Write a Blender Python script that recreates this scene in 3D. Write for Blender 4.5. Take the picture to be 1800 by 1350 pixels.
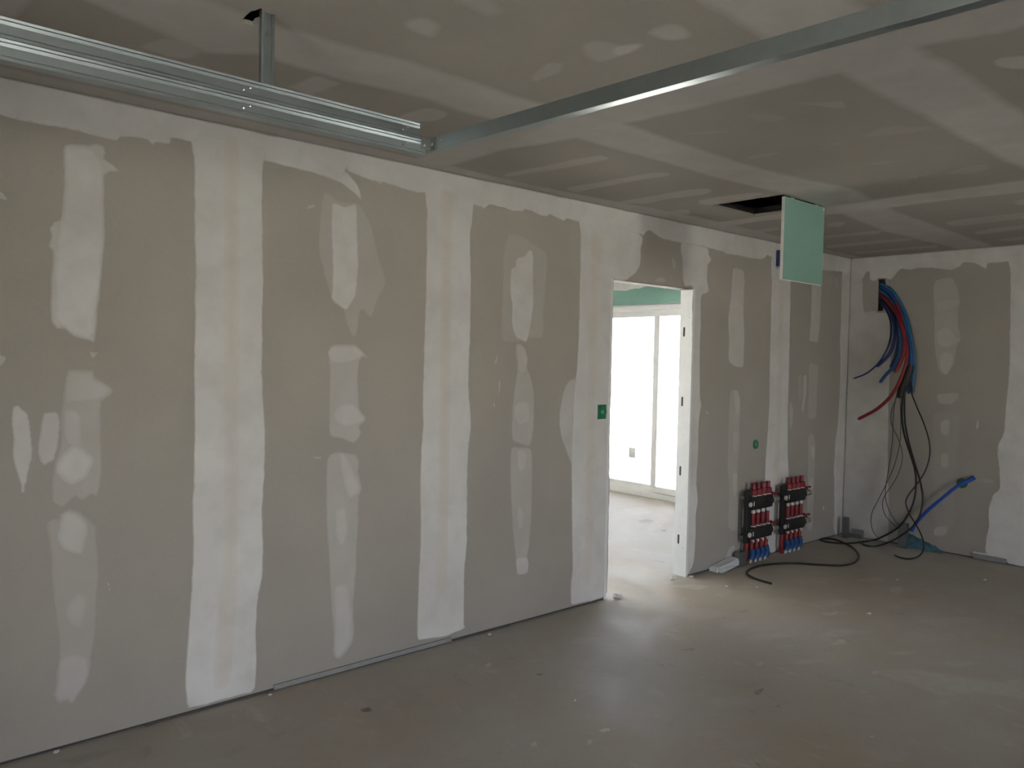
import bpy, bmesh, math, random
import numpy as np
from mathutils import Vector, Matrix
from mathutils.geometry import delaunay_2d_cdt

# world frame: x = 0 back wall, y = 0 long partition wall, z = 0 screed; the room lies at x < 0, y < 0 (metres)
CAM = [[-7.42199, -3.55661, 1.61443], [0.74898, -0.66227, 0.02073], [0.00517, 0.03712, 0.9993], [0.66258, 0.74834, -0.03123]]
FPX = 1394.90
H = 2.6389

for o in list(bpy.data.objects):
    bpy.data.objects.remove(o)
scene = bpy.context.scene
COL = scene.collection
random.seed(7)

# ------------------------------------------------------------------ camera
cd = bpy.data.cameras.new('camera'); cam = bpy.data.objects.new('camera', cd); COL.objects.link(cam)
C_, R_, U_, F_ = [Vector(v) for v in CAM]
cam.matrix_world = Matrix(((R_.x, U_.x, -F_.x, C_.x), (R_.y, U_.y, -F_.y, C_.y), (R_.z, U_.z, -F_.z, C_.z), (0, 0, 0, 1)))
cd.sensor_fit = 'HORIZONTAL'; cd.sensor_width = 36.0; cd.lens = FPX / 1800 * 36.0
cd.clip_start = 0.05; cd.clip_end = 300
scene.camera = cam

# ------------------------------------------------------------------ daylight
world = bpy.data.worlds.new('sky'); scene.world = world; world.use_nodes = True
wn = world.node_tree; wn.nodes.clear()
wo = wn.nodes.new('ShaderNodeOutputWorld'); bg = wn.nodes.new('ShaderNodeBackground'); sk = wn.nodes.new('ShaderNodeTexSky')
sk.sky_type = 'NISHITA'; sk.sun_disc = False; sk.sun_elevation = math.radians(42); sk.sun_rotation = math.radians(200)
sk.air_density = 1.0; sk.dust_density = 1.2; sk.ozone_density = 1.0
hs = wn.nodes.new('ShaderNodeHueSaturation'); hs.inputs['Saturation'].default_value = 0.38
wn.links.new(sk.outputs[0], hs.inputs['Color']); tint = wn.nodes.new('ShaderNodeMix'); tint.data_type = 'RGBA'; tint.blend_type = 'MULTIPLY'; tint.inputs[0].default_value = 1.0; tint.inputs[7].default_value = (1.0, .97, 1.05, 1)
wn.links.new(hs.outputs[0], tint.inputs[6]); wn.links.new(tint.outputs[2], bg.inputs[0]); wn.links.new(bg.outputs[0], wo.inputs[0])
bg.inputs[1].default_value = 1.35
sd = bpy.data.lights.new('sun', 'SUN'); sun = bpy.data.objects.new('sun', sd); COL.objects.link(sun)
sd.energy = 112.0; sd.angle = math.radians(1.5); sd.color = (1.0, .955, .88)
sun.rotation_euler = Vector((-.08, -.66, -.75)).to_track_quat('-Z', 'Y').to_euler()
ROOM_W = 6.0; ROOM_L = 10.0
# window openings of the place: (wall, from, to, sill, head)
WIN_RIGHT = [(-8.15, -6.95), (-3.1, -2.1)]       # in the wall y = -6
WIN_REAR = [(-4.4, -3.1)]                      # in the wall x = -10
WIN_NEXT = (1.15, 3.55)                        # adjoining room, wall x = 0
def portal(loc, rot, sx, sy):
    l = bpy.data.lights.new('daylight_portal', 'AREA'); l.shape = 'RECTANGLE'; l.size = sx; l.size_y = sy
    l.cycles.is_portal = True
    o = bpy.data.objects.new('daylight_portal', l); COL.objects.link(o); o.location = loc; o.rotation_euler = rot
for a, b in WIN_RIGHT: portal(((a + b) / 2, -ROOM_W - .12, 1.15), (math.radians(90), 0, 0), b - a, 2.25)
for a, b in WIN_REAR: portal((-ROOM_L - .12, (a + b) / 2, 1.15), (math.radians(90), 0, math.radians(-90)), b - a, 2.25)
WIN_NEXT_ADDED = (-5.4, -1.8)                    # adjoining room, wall y = 4.2; unseen opening added to brighten that room
portal((-3.6, 4.35, 1.15), (math.radians(90), 0, math.radians(180)), 3.6, 2.28)
portal((.14, sum(WIN_NEXT) / 2, 1.15), (math.radians(90), 0, math.radians(90)), 2.4, 2.29)
vs = scene.view_settings
vs.view_transform = 'Standard'; vs.look = 'None'; vs.gamma = 1.0; vs.use_curve_mapping = False
vs.exposure = 0.54
scene.cycles.max_bounces = 12; scene.cycles.diffuse_bounces = 6; scene.cycles.transparent_max_bounces = 16
scene.cycles.sample_clamp_indirect = 8.0

# ------------------------------------------------------------------ materials
def new_mat(name):
    m = bpy.data.materials.new(name); m.use_nodes = True; nt = m.node_tree; nt.nodes.clear()
    out = nt.nodes.new('ShaderNodeOutputMaterial'); b = nt.nodes.new('ShaderNodeBsdfPrincipled')
    nt.links.new(b.outputs[0], out.inputs[0]); return m, nt, b
def noise(nt, scale, detail=4, rough=.55, src='Object', stretch=None, off=0):
    tc = nt.nodes.new('ShaderNodeNewGeometry')
    mp = nt.nodes.new('ShaderNodeMapping'); nt.links.new(tc.outputs['Position'], mp.inputs[0])
    if stretch: mp.inputs['Scale'].default_value = stretch
    mp.inputs['Location'].default_value = (off, off * .7, off * 1.3)
    n = nt.nodes.new('ShaderNodeTexNoise'); n.inputs['Scale'].default_value = scale
    n.inputs['Detail'].default_value = detail; n.inputs['Roughness'].default_value = rough
    nt.links.new(mp.outputs[0], n.inputs['Vector']); return n.outputs['Fac']
def ramp(nt, fac, p0, p1, c0=0., c1=1.):
    r = nt.nodes.new('ShaderNodeMapRange'); r.inputs[1].default_value = p0; r.inputs[2].default_value = p1
    r.inputs[3].default_value = c0; r.inputs[4].default_value = c1; r.interpolation_type = 'SMOOTHSTEP'
    nt.links.new(fac, r.inputs[0]); return r.outputs[0]
def math_(nt, op, a, b):
    n = nt.nodes.new('ShaderNodeMath'); n.operation = op; n.use_clamp = False
    for i, v in enumerate((a, b)):
        if hasattr(v, 'links'): nt.links.new(v, n.inputs[i])
        else: n.inputs[i].default_value = v
    return n.outputs[0]
def mix(nt, fac, a, b):
    n = nt.nodes.new('ShaderNodeMix'); n.data_type = 'RGBA'; n.clamp_factor = True
    if hasattr(fac, 'links'): nt.links.new(fac, n.inputs[0])
    else: n.inputs[0].default_value = fac
    for i, v in ((6, a), (7, b)):
        if hasattr(v, 'links'): nt.links.new(v, n.inputs[i])
        else: n.inputs[i].default_value = (*v, 1)
    return n.outputs[2]
def attr(nt, name):
    a = nt.nodes.new('ShaderNodeAttribute'); a.attribute_name = name; return a.outputs['Fac']
def bump(nt, b, h, strength, dist=.01):
    n = nt.nodes.new('ShaderNodeBump'); n.inputs['Strength'].default_value = strength; n.inputs['Distance'].default_value = dist
    nt.links.new(h, n.inputs['Height']); nt.links.new(n.outputs[0], b.inputs['Normal'])

def board_mat(name, paper):
    """plasterboard paper, covered with filling compound where the mesh attribute 'cover' says so"""
    m, nt, b = new_mat(name)
    big = ramp(nt, noise(nt, 1.1, 3), .3, .7, .94, 1.05)
    fine = ramp(nt, noise(nt, 60, 3, off=3), .3, .7, .985, 1.015)
    v = math_(nt, 'MULTIPLY', big, fine)
    pc = nt.nodes.new('ShaderNodeVectorMath'); pc.operation = 'SCALE'; pc.inputs[0].default_value = paper; nt.links.new(v, pc.inputs[3])
    comp = mix(nt, ramp(nt, noise(nt, 2.6, 4, off=9), .35, .7), (.62, .608, .592), (.695, .686, .675))
    comp = mix(nt, attr(nt, 'tape'), comp, (.60, .545, .475))
    cov = math_(nt, 'MULTIPLY', attr(nt, 'cover'), ramp(nt, noise(nt, 7, 4, off=5), .25, .75, .84, 1.12))
    nt.links.new(mix(nt, cov, pc.outputs[0], comp), b.inputs['Base Color'])
    b.inputs['Roughness'].default_value = .82; b.inputs['Specular IOR Level'].default_value = .3
    bump(nt, b, noise(nt, 140, 2, off=1), .05, .004)
    return m
def plain(name, col, rough=.5, metal=0., var=.06, scale=20, spec=.5, coat=0.):
    m, nt, b = new_mat(name)
    f = ramp(nt, noise(nt, scale, 3), .3, .7, 1 - var, 1 + var)
    s = nt.nodes.new('ShaderNodeVectorMath'); s.operation = 'SCALE'; s.inputs[0].default_value = col; nt.links.new(f, s.inputs[3])
    nt.links.new(s.outputs[0], b.inputs['Base Color'])
    b.inputs['Roughness'].default_value = rough; b.inputs['Metallic'].default_value = metal; b.inputs['Specular IOR Level'].default_value = spec
    return m
M = {}
M['board'] = board_mat('grey_plasterboard', (.352, .330, .298))
M['green_board'] = board_mat('green_plasterboard', (.195, .345, .295))
M['core'] = plain('gypsum_core', (.68, .665, .63), .9)
M['white_room'] = plain('white_plaster', (.72, .715, .70), .85, var=.03, scale=3)
M['void'] = plain('void_shade', (.02, .02, .02), .95)
M['slab'] = plain('slab_and_gap_shade', (.06, .06, .06), .95)
# galvanised steel
m, nt, b = new_mat('galvanised_steel')
sp = noise(nt, 26, 4, .6, stretch=(.35, 1, 1))
nt.links.new(mix(nt, ramp(nt, sp, .3, .7), (.375, .425, .445), (.40, .45, .47)), b.inputs['Base Color'])
b.inputs['Metallic'].default_value = 1.0
b.inputs['Roughness'].default_value = .36
M['steel'] = m
M['steel_dark'] = plain('dull_steel', (.22, .23, .235), .5, .8)
M['white_steel'] = plain('white_coated_steel', (.74, .75, .75), .4, 0, .02)
M['pvc'] = plain('white_window_frame', (.80, .81, .81), .35, 0, .02)
M['black'] = plain('black_plastic', (.012, .012, .013), .42)
M['sleeve'] = plain('black_sleeve', (.010, .010, .011), .6)
M['cable'] = plain('black_cable', (.014, .013, .012), .5)
M['wire'] = plain('grey_wire', (.06, .063, .07), .5)
M['red'] = plain('red_plastic', (.20, .009, .020), .4)
M['red_pipe'] = plain('red_conduit', (.22, .012, .016), .45, var=.15, scale=90)
M['blue'] = plain('blue_conduit', (.010, .064, .21), .42, var=.15, scale=90)
M['navy'] = plain('dark_blue_conduit', (.012, .028, .115), .45, var=.15, scale=90)
M['teal'] = plain('light_blue_conduit', (.014, .11, .24), .42, var=.15, scale=90)
M['bright_blue'] = plain('bright_blue_conduit', (.012, .07, .42), .42, var=.12, scale=90)
M['membrane'] = plain('blue_film', (.06, .14, .18), .35, var=.25, scale=25)
M['green'] = plain('green_plastic', (.012, .16, .075), .4)
M['green_light'] = plain('pale_green_plastic', (.10, .33, .21), .5)
M['nut'] = plain('white_nut', (.52, .505, .475), .45)
M['brass'] = plain('nickel_valve', (.42, .40, .35), .35, .7)
M['foam'] = plain('pale_grey_board', (.58, .585, .60), .8)
M['strip'] = plain('grey_edge_strip', (.26, .262, .258), .75)
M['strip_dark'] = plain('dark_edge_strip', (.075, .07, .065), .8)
M['crumb'] = plain('plaster_crumb', (.6, .59, .57), .9)
M['screw'] = plain('bright_screw', (.75, .77, .78), .25, 1.)
# thin glass: clear with a faint reflection
m = bpy.data.materials.new('window_glass'); m.use_nodes = True; nt = m.node_tree; nt.nodes.clear()
o_ = nt.nodes.new('ShaderNodeOutputMaterial'); mx = nt.nodes.new('ShaderNodeMixShader'); tr = nt.nodes.new('ShaderNodeBsdfTransparent'); gl = nt.nodes.new('ShaderNodeBsdfGlossy'); fr = nt.nodes.new('ShaderNodeFresnel')
tr.inputs[0].default_value = (.93, .96, .96, 1); gl.inputs['Roughness'].default_value = .02; fr.inputs[0].default_value = 1.35
nt.links.new(fr.outputs[0], mx.inputs[0]); nt.links.new(tr.outputs[0], mx.inputs[1]); nt.links.new(gl.outputs[0], mx.inputs[2]); nt.links.new(mx.outputs[0], o_.inputs[0])
M['glass'] = m
# screed floor
m, nt, b = new_mat('concrete_screed')
n1 = noise(nt, .55, 6, .6); n2 = noise(nt, 2.3, 6, .62, off=11); n3 = noise(nt, 9, 5, .65, stretch=(1, .45, 1), off=21); n4 = noise(nt, 70, 3, .6, off=2)
base = mix(nt, ramp(nt, n1, .36, .64), (.415, .365, .295), (.445, .42, .385))
base = mix(nt, math_(nt, 'MULTIPLY', ramp(nt, n2, .52, .74), .35), base, (.56, .545, .51))
base = mix(nt, math_(nt, 'MULTIPLY', ramp(nt, n2, .45, .28), .28), base, (.30, .255, .195))
base = mix(nt, math_(nt, 'MULTIPLY', ramp(nt, n3, .58, .76), .40), base, (.60, .585, .55))
base = mix(nt, math_(nt, 'MULTIPLY', ramp(nt, n3, .36, .24), .35), base, (.17, .15, .12))
base = mix(nt, ramp(nt, n4, .25, .75, 0, .16), base, (.29, .26, .215))
dust = mix(nt, attr(nt, 'tape'), (.66, .65, .62), (.06, .052, .043))
cov = math_(nt, 'MULTIPLY', attr(nt, 'cover'), ramp(nt, noise(nt, 16, 5, .65, off=7), .3, .7, .45, 1.3))
nt.links.new(mix(nt, cov, base, dust), b.inputs['Base Color'])
nt.links.new(ramp(nt, n2, .3, .7, .58, .78), b.inputs['Roughness'])
b.inputs['Specular IOR Level'].default_value = .36
bump(nt, b, n3, .06, .01)
M['floor'] = m
M['ground'] = plain('pale_gravel', (.61, .565, .50), .9, var=.15, scale=3)

# ------------------------------------------------------------------ mesh helpers
def tag(o, label=None, cat=None, group=None, kind=None):
    if label: o['label'] = label
    if cat: o['category'] = cat
    if group: o['group'] = group
    if kind: o['kind'] = kind
    return o
def attach(o, parent):
    if parent is not None:
        o.parent = parent; o.matrix_parent_inverse = Matrix.Translation(parent.location).inverted()
def empty(name, loc, **k):
    o = bpy.data.objects.new(name, None); COL.objects.link(o); o.location = loc; o.empty_display_size = .1
    return tag(o, **k)
def mesh(name, verts, faces, mat, parent=None, smooth=False, **k):
    me = bpy.data.meshes.new(name); me.from_pydata([tuple(v) for v in verts], [], [tuple(f) for f in faces]); me.update()
    me.materials.append(M[mat] if isinstance(mat, str) else mat)
    if smooth: me.polygons.foreach_set('use_smooth', [True] * len(me.polygons))
    o = bpy.data.objects.new(name, me); COL.objects.link(o); attach(o, parent)
    return tag(o, **k)
class G:
    """collects shapes that belong to ONE piece"""
    def __init__(s): s.v = []; s.f = []
    def add(s, v, f):
        n = len(s.v); s.v += [tuple(p) for p in v]; s.f += [tuple(i + n for i in q) for q in f]; return s
    def box(s, a, b):
        x0, y0, z0 = a; x1, y1, z1 = b
        x0, x1 = min(x0, x1), max(x0, x1); y0, y1 = min(y0, y1), max(y0, y1); z0, z1 = min(z0, z1), max(z0, z1)
        return s.add([(x0, y0, z0), (x1, y0, z0), (x1, y1, z0), (x0, y1, z0), (x0, y0, z1), (x1, y0, z1), (x1, y1, z1), (x0, y1, z1)],
                     [(0, 3, 2, 1), (4, 5, 6, 7), (0, 1, 5, 4), (1, 2, 6, 5), (2, 3, 7, 6), (3, 0, 4, 7)])
    def cbox(s, a, b, c=.004):
        """box with chamfered edges"""
        lo = Vector([min(p, q) for p, q in zip(a, b)]); hi = Vector([max(p, q) for p, q in zip(a, b)])
        c = min(c, min(hi - lo) * .45)
        bm = bmesh.new(); bmesh.ops.create_cube(bm, size=1)
        for v in bm.verts: v.co = Vector([(lo[i] + hi[i]) / 2 + v.co[i] * (hi[i] - lo[i]) for i in range(3)])
        bmesh.ops.bevel(bm, geom=bm.edges[:], offset=c, segments=2, affect='EDGES', profile=.5)
        bm.verts.index_update(); s.add([v.co[:] for v in bm.verts], [[v.index for v in f.verts] for f in bm.faces]); bm.free(); return s
    def lathe(s, prof, origin, axis='z', n=14):
        """prof: (radius, along) pairs"""
        v = []; f = []
        for (r, t) in prof:
            for i in range(n):
                a = 2 * math.pi * i / n; c, d = r * math.cos(a), r * math.sin(a)
                p = {'z': (c, d, t), 'x': (t, c, d), 'y': (d, t, c)}[axis]
                v.append((origin[0] + p[0], origin[1] + p[1], origin[2] + p[2]))
        for k in range(len(prof) - 1):
            for i in range(n):
                j = (i + 1) % n; f.append((k * n + i, k * n + j, (k + 1) * n + j, (k + 1) * n + i))
        f.append(tuple(range(n))[::-1]); f.append(tuple((len(prof) - 1) * n + i for i in range(n)))
        return s.add(v, f)
    def extrude(s, prof, axis, a, b):
        """closed 2-D profile swept from a to b along an axis; prof in the other two axes (cyclic order)"""
        n = len(prof); v = []
        for t in (a, b):
            for p, q in prof: v.append({'x': (t, p, q), 'y': (p, t, q), 'z': (p, q, t)}[axis])
        f = [(i, (i + 1) % n, n + (i + 1) % n, n + i) for i in range(n)]
        s.add(v, f)
        tri = delaunay_2d_cdt([Vector(p) for p in prof], [], [list(range(n))], 1, 1e-6)
        if len(tri[0]) == n:
            om = [x[0] for x in tri[3]] if tri[3] else list(range(n))
            base = len(s.v) - 2 * n
            for q in tri[2]:
                s.f.append(tuple(base + om[i] for i in q)); s.f.append(tuple(base + n + om[i] for i in q)[::-1])
        return s
    def tube(s, path, r, n=10, step=.02, smooth=True):
        pts = catmull(path, step) if smooth else [Vector(p) for p in path]
        v = []; f = []; up = Vector((.13, .31, .94)).normalized()
        for i, p in enumerate(pts):
            t = (pts[min(i + 1, len(pts) - 1)] - pts[max(i - 1, 0)]).normalized()
            u = (up - t * up.dot(t)); u = u.normalized() if u.length > 1e-4 else t.orthogonal().normalized(); up = u
            w = t.cross(u)
            rr = r(i / max(1, len(pts) - 1)) if callable(r) else r
            for k in range(n):
                a = 2 * math.pi * k / n; v.append(p + u * rr * math.cos(a) + w * rr * math.sin(a))
        for i in range(len(pts) - 1):
            for k in range(n):
                j = (k + 1) % n; f.append((i * n + k, i * n + j, (i + 1) * n + j, (i + 1) * n + k))
        f.append(tuple(range(n))[::-1]); f.append(tuple((len(pts) - 1) * n + k for k in range(n)))
        return s.add(v, f)
    def build(s, name, mat, parent=None, smooth=False, **k):
        o = mesh(name, s.v, s.f, mat, parent, False, **k)
        bm = bmesh.new(); bm.from_mesh(o.data); bmesh.ops.recalc_face_normals(bm, faces=bm.faces); bm.to_mesh(o.data); bm.free()
        if smooth:
            o.data.polygons.foreach_set('use_smooth', [True] * len(o.data.polygons))
            o.data.set_sharp_from_angle(angle=math.radians(40))
        return o
def catmull(path, step=.02):
    P = [Vector(p) for p in path]
    out = []
    for i in range(len(P) - 1):
        p0 = P[max(i - 1, 0)]; p1 = P[i]; p2 = P[i + 1]; p3 = P[min(i + 2, len(P) - 1)]
        n = max(2, int((p2 - p1).length / step))
        for k in range(n):
            t = k / n
            out.append(.5 * ((2 * p1) + (p2 - p0) * t + (2 * p0 - 5 * p1 + 4 * p2 - p3) * t * t + (3 * p1 - p0 - 3 * p2 + p3) * t ** 3))
    out.append(P[-1]); return out
def copy_tree(o, parent=None):
    c = o.copy(); COL.objects.link(c); c.parent = parent; c.matrix_parent_inverse = o.matrix_parent_inverse.copy()
    for ch in list(o.children): copy_tree(ch, c)
    return c
def inside(pt, poly):
    x, y = pt; r = False; j = len(poly) - 1
    for i in range(len(poly)):
        xi, yi = poly[i]; xj, yj = poly[j]
        if (yi > y) != (yj > y) and x < (xj - xi) * (y - yi) / (yj - yi) + xi: r = not r
        j = i
    return r
def inside_many(Q, poly):
    Q = np.asarray(Q, float).reshape(-1, 2); P = np.asarray(poly, float); x0, y0 = P[:, 0], P[:, 1]; x1, y1 = np.roll(x0, 1), np.roll(y0, 1)
    res = np.zeros(len(Q), bool); dy = np.where(y1 == y0, 1e-12, y1 - y0)
    for c in range(0, len(Q), 500):
        q = Q[c:c + 500]; X, Y = q[:, 0:1], q[:, 1:2]
        res[c:c + 500] = (((y0 > Y) != (y1 > Y)) & (X < (x1 - x0) * (Y - y0) / dy + x0)).sum(1) % 2 == 1
    return res
def cut_board(outline, holes):
    """triangles of a 2-D outline minus holes"""
    pts = list(outline); edges = [(i, (i + 1) % len(outline)) for i in range(len(outline))]
    for h in holes:
        b = len(pts); pts += h; edges += [(b + i, b + (i + 1) % len(h)) for i in range(len(h))]
    r = delaunay_2d_cdt([Vector(p) for p in pts], edges, [], 0, 1e-6)
    v = [(p.x, p.y) for p in r[0]]; f = []
    for t in r[2]:
        c = (sum(v[i][0] for i in t) / 3, sum(v[i][1] for i in t) / 3)
        if inside(c, outline) and not any(inside(c, h) for h in holes): f.append(tuple(t))
    return v, f
MAP = {  # surface -> point of (a, b, lift towards the room)
    'L': lambda a, b, h: (a, -h, b), 'B': lambda a, b, h: (-h, a, b), 'C': lambda a, b, h: (a, b, H - h),
    'F': lambda a, b, h: (a, b, h), 'N': lambda a, b, h: (-.0125 - h, a, b)}
FLIP = {'L': False, 'B': True, 'C': True, 'F': False, 'N': True}
def board(surf, outline, parent, holes=(), th=.0125, mat='board'):
    v, f = cut_board(outline, list(holes)); n = len(v)
    V = [MAP[surf](a, b, 0 if surf != 'N' else 0) for a, b in v] + [MAP[surf](a, b, -th) for a, b in v]
    cnt = {}
    for t in f:
        for i in range(3):
            e = tuple(sorted((t[i], t[(i + 1) % 3]))); cnt[e] = cnt.get(e, 0) + 1
    Fc = [t for t in f] + [tuple(n + i for i in t)[::-1] for t in f] + [(a, b, n + b, n + a) for (a, b), c in cnt.items() if c == 1]
    g = G(); g.add(V, Fc)
    return g.build('plasterboard', mat, parent)
def rect(a0, b0, a1, b1, g=.0007):
    return [(min(a0, a1) + g, min(b0, b1) + g), (max(a0, a1) - g, min(b0, b1) + g), (max(a0, a1) - g, max(b0, b1) - g), (min(a0, a1) + g, max(b0, b1) - g)]
def smooth01(t):
    t = np.clip(t, 0, 1); return t * t * (3 - 2 * t)
UNDER = {}
def patch(surf, name, poly, cover, feather, layer, tape, jit, parent, mat, holes=(), idx=0):
    """a skim of compound on a surface: real outline, thin body, feathered rim"""
    rng = random.Random(idx * 31 + 5)
    a = np.array(poly); size = np.ptp(a, axis=0).max()
    step = max(.006, min(.022, size / 40))
    out = []; n = len(poly)
    ph = [rng.uniform(0, 6.28) for _ in range(4)]; s = 0.
    for i in range(n):
        p0, p1, p2, p3 = (np.array(poly[(i + k) % n]) for k in (-1, 0, 1, 2))
        d = np.linalg.norm(p2 - p1); m_ = max(1, int(d / step))
        for k in range(m_):
            t = k / m_
            lin = p1 + (p2 - p1) * t
            cr = .5 * (2 * p1 + (p2 - p0) * t + (2 * p0 - 5 * p1 + 4 * p2 - p3) * t * t + (3 * p1 - p0 - 3 * p2 + p3) * t ** 3)
            w = .75 if d < .5 else .0
            q = lin * (1 - w) + cr * w
            s += d / m_
            tn = (p2 - p1) / max(d, 1e-6); nr = np.array((-tn[1], tn[0]))
            j = jit * (.5 * math.sin(s * 9.7 + ph[0]) + .35 * math.sin(s * 23.3 + ph[1]) * math.sin(s * 3.1 + ph[3]) + .25 * math.sin(s * 61 + ph[2]) * math.sin(s * 5.3) + .32 * rng.uniform(-1, 1))
            q = q + nr * min(j, size * .04)
            out.append((float(q[0]), float(q[1])))
    hi = {'L': (-.001, H - .001), 'B': (-.001, H - .001), 'C': (-.001, -.001), 'F': (9, 9), 'N': (4.19, H - .001)}[surf]
    lo = {'L': (-ROOM_L, .003), 'B': (-ROOM_W, .003), 'C': (-ROOM_L, -ROOM_W), 'F': (-99, -99), 'N': (.12, .01)}[surf]
    out = [(min(max(p[0], lo[0]), hi[0]), min(max(p[1], lo[1]), hi[1])) for p in out]
    pts = list(out); edges = [(i, (i + 1) % len(out)) for i in range(len(out))]
    for h in holes:
        b_ = len(pts); pts += list(h); edges += [(b_ + i, b_ + (i + 1) % len(h)) for i in range(len(h))]
    A = np.array(out); B = np.roll(A, -1, 0)
    def dist(Q):
        Q = np.asarray(Q); d = np.full(len(Q), 9.)
        ab = B - A; l2 = (ab ** 2).sum(1) + 1e-12
        for c0 in range(0, len(Q), 400):
            q = Q[c0:c0 + 400, None, :]
            t = np.clip(((q - A) * ab).sum(2) / l2, 0, 1)
            d[c0:c0 + 400] = np.sqrt(((q - (A + ab * t[..., None])) ** 2).sum(2)).min(1)
        return d
    mn, mxx = A.min(0), A.max(0); ext = mxx - mn
    gs = max(.012, min(.06, min(ext) / 6))
    gs = max(gs, math.sqrt(ext[0] * ext[1] / 2600))
    cand = [(mn[0] + (i + .5 * (j % 2)) * gs, mn[1] + j * gs * .87) for i in range(int(ext[0] / gs) + 1) for j in range(int(ext[1] / gs / .87) + 1)]
    cand = [c for c, k_ in zip(cand, inside_many(cand, out)) if k_]
    nA = np.roll(A, -1, 0) - np.roll(A, 1, 0); nA = np.stack([-nA[:, 1], nA[:, 0]], 1); nA /= (np.linalg.norm(nA, axis=1)[:, None] + 1e-9)
    area = .5 * np.sum(A[:, 0] * B[:, 1] - B[:, 0] * A[:, 1])
    if area < 0: nA = -nA
    ring = []
    for k_, fr_ in enumerate((.5, 1.0)):
        q = A + nA * feather * fr_
        ok = dist(q) > feather * fr_ * .72
        ok &= inside_many(q, out); ring += [tuple(p) for p, o in zip(q, ok) if o]
    if cand:
        keep = dist(cand) > feather * 1.25
        cand = [c for c, k_ in zip(cand, keep) if k_]
    pts += ring + cand
    r = delaunay_2d_cdt([Vector(p) for p in pts], edges, [], 0, 1e-6)
    v = np.array([(p.x, p.y) for p in r[0]])
    T = np.array([list(t) for t in r[2]]); cen = v[T].mean(1); ok = inside_many(cen, out)
    for h in holes: ok &= ~inside_many(cen, h)
    F = [tuple(int(i) for i in t) for t in T[ok]]
    d = dist(v); c01 = smooth01(d / feather)
    h = -.0004 + (.0010 + .0005 * layer + .000004 * (idx % 60)) * smooth01(d / (feather * .6))
    V = [MAP[surf](p[0], p[1], q) for p, q in zip(v, h)]
    o = mesh(name, V, F, mat, parent, True)
    bm = bmesh.new(); bm.from_mesh(o.data)
    bmesh.ops.delete(bm, geom=[x for x in bm.verts if not x.link_faces], context='VERTS')
    bm.normal_update(); want = Vector(MAP[surf](0, 0, 1)) - Vector(MAP[surf](0, 0, 0))
    for f in bm.faces:
        if f.normal.dot(want) < 0: f.normal_flip()
    la = bm.verts.layers.float.new('cover'); lt = bm.verts.layers.float.new('tape')
    # cover from distance again (vertex order may have changed)
    inv = {'L': (0, 2), 'B': (1, 2), 'C': (0, 1), 'F': (0, 1), 'N': (1, 2)}[surf]
    Q = np.array([(x.co[inv[0]], x.co[inv[1]]) for x in bm.verts])
    uc = np.zeros(len(Q)); ut = np.zeros(len(Q))          # what already lies under this skim
    for A2, fe2, cv2, tp2, df2 in UNDER.get(surf, []):
        box = (Q >= A2.min(0)).all(1) & (Q <= A2.max(0)).all(1)
        if not box.any(): continue
        ii = np.nonzero(box)[0]; ii = ii[inside_many(Q[ii], A2)]
        if len(ii) == 0: continue
        k2 = smooth01(df2(Q[ii]) / fe2); uc[ii] = np.maximum(uc[ii], uc[ii] * (1 - k2) + cv2 * k2); ut[ii] = ut[ii] * (1 - k2) + tp2 * k2
    dd = smooth01(dist(Q) / feather)
    cc = np.maximum(uc, uc * (1 - dd) + cover * dd); tt = ut * (1 - dd) + tape * dd
    if surf == 'F': tt = np.full(len(Q), tape); cc = cover * dd
    for x, k_, t_ in zip(bm.verts, cc, tt): x[la] = float(k_); x[lt] = float(t_)
    UNDER.setdefault(surf, []).append((A, feather, cover, tape, dist))
    bm.to_mesh(o.data); bm.free()
    return o

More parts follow.
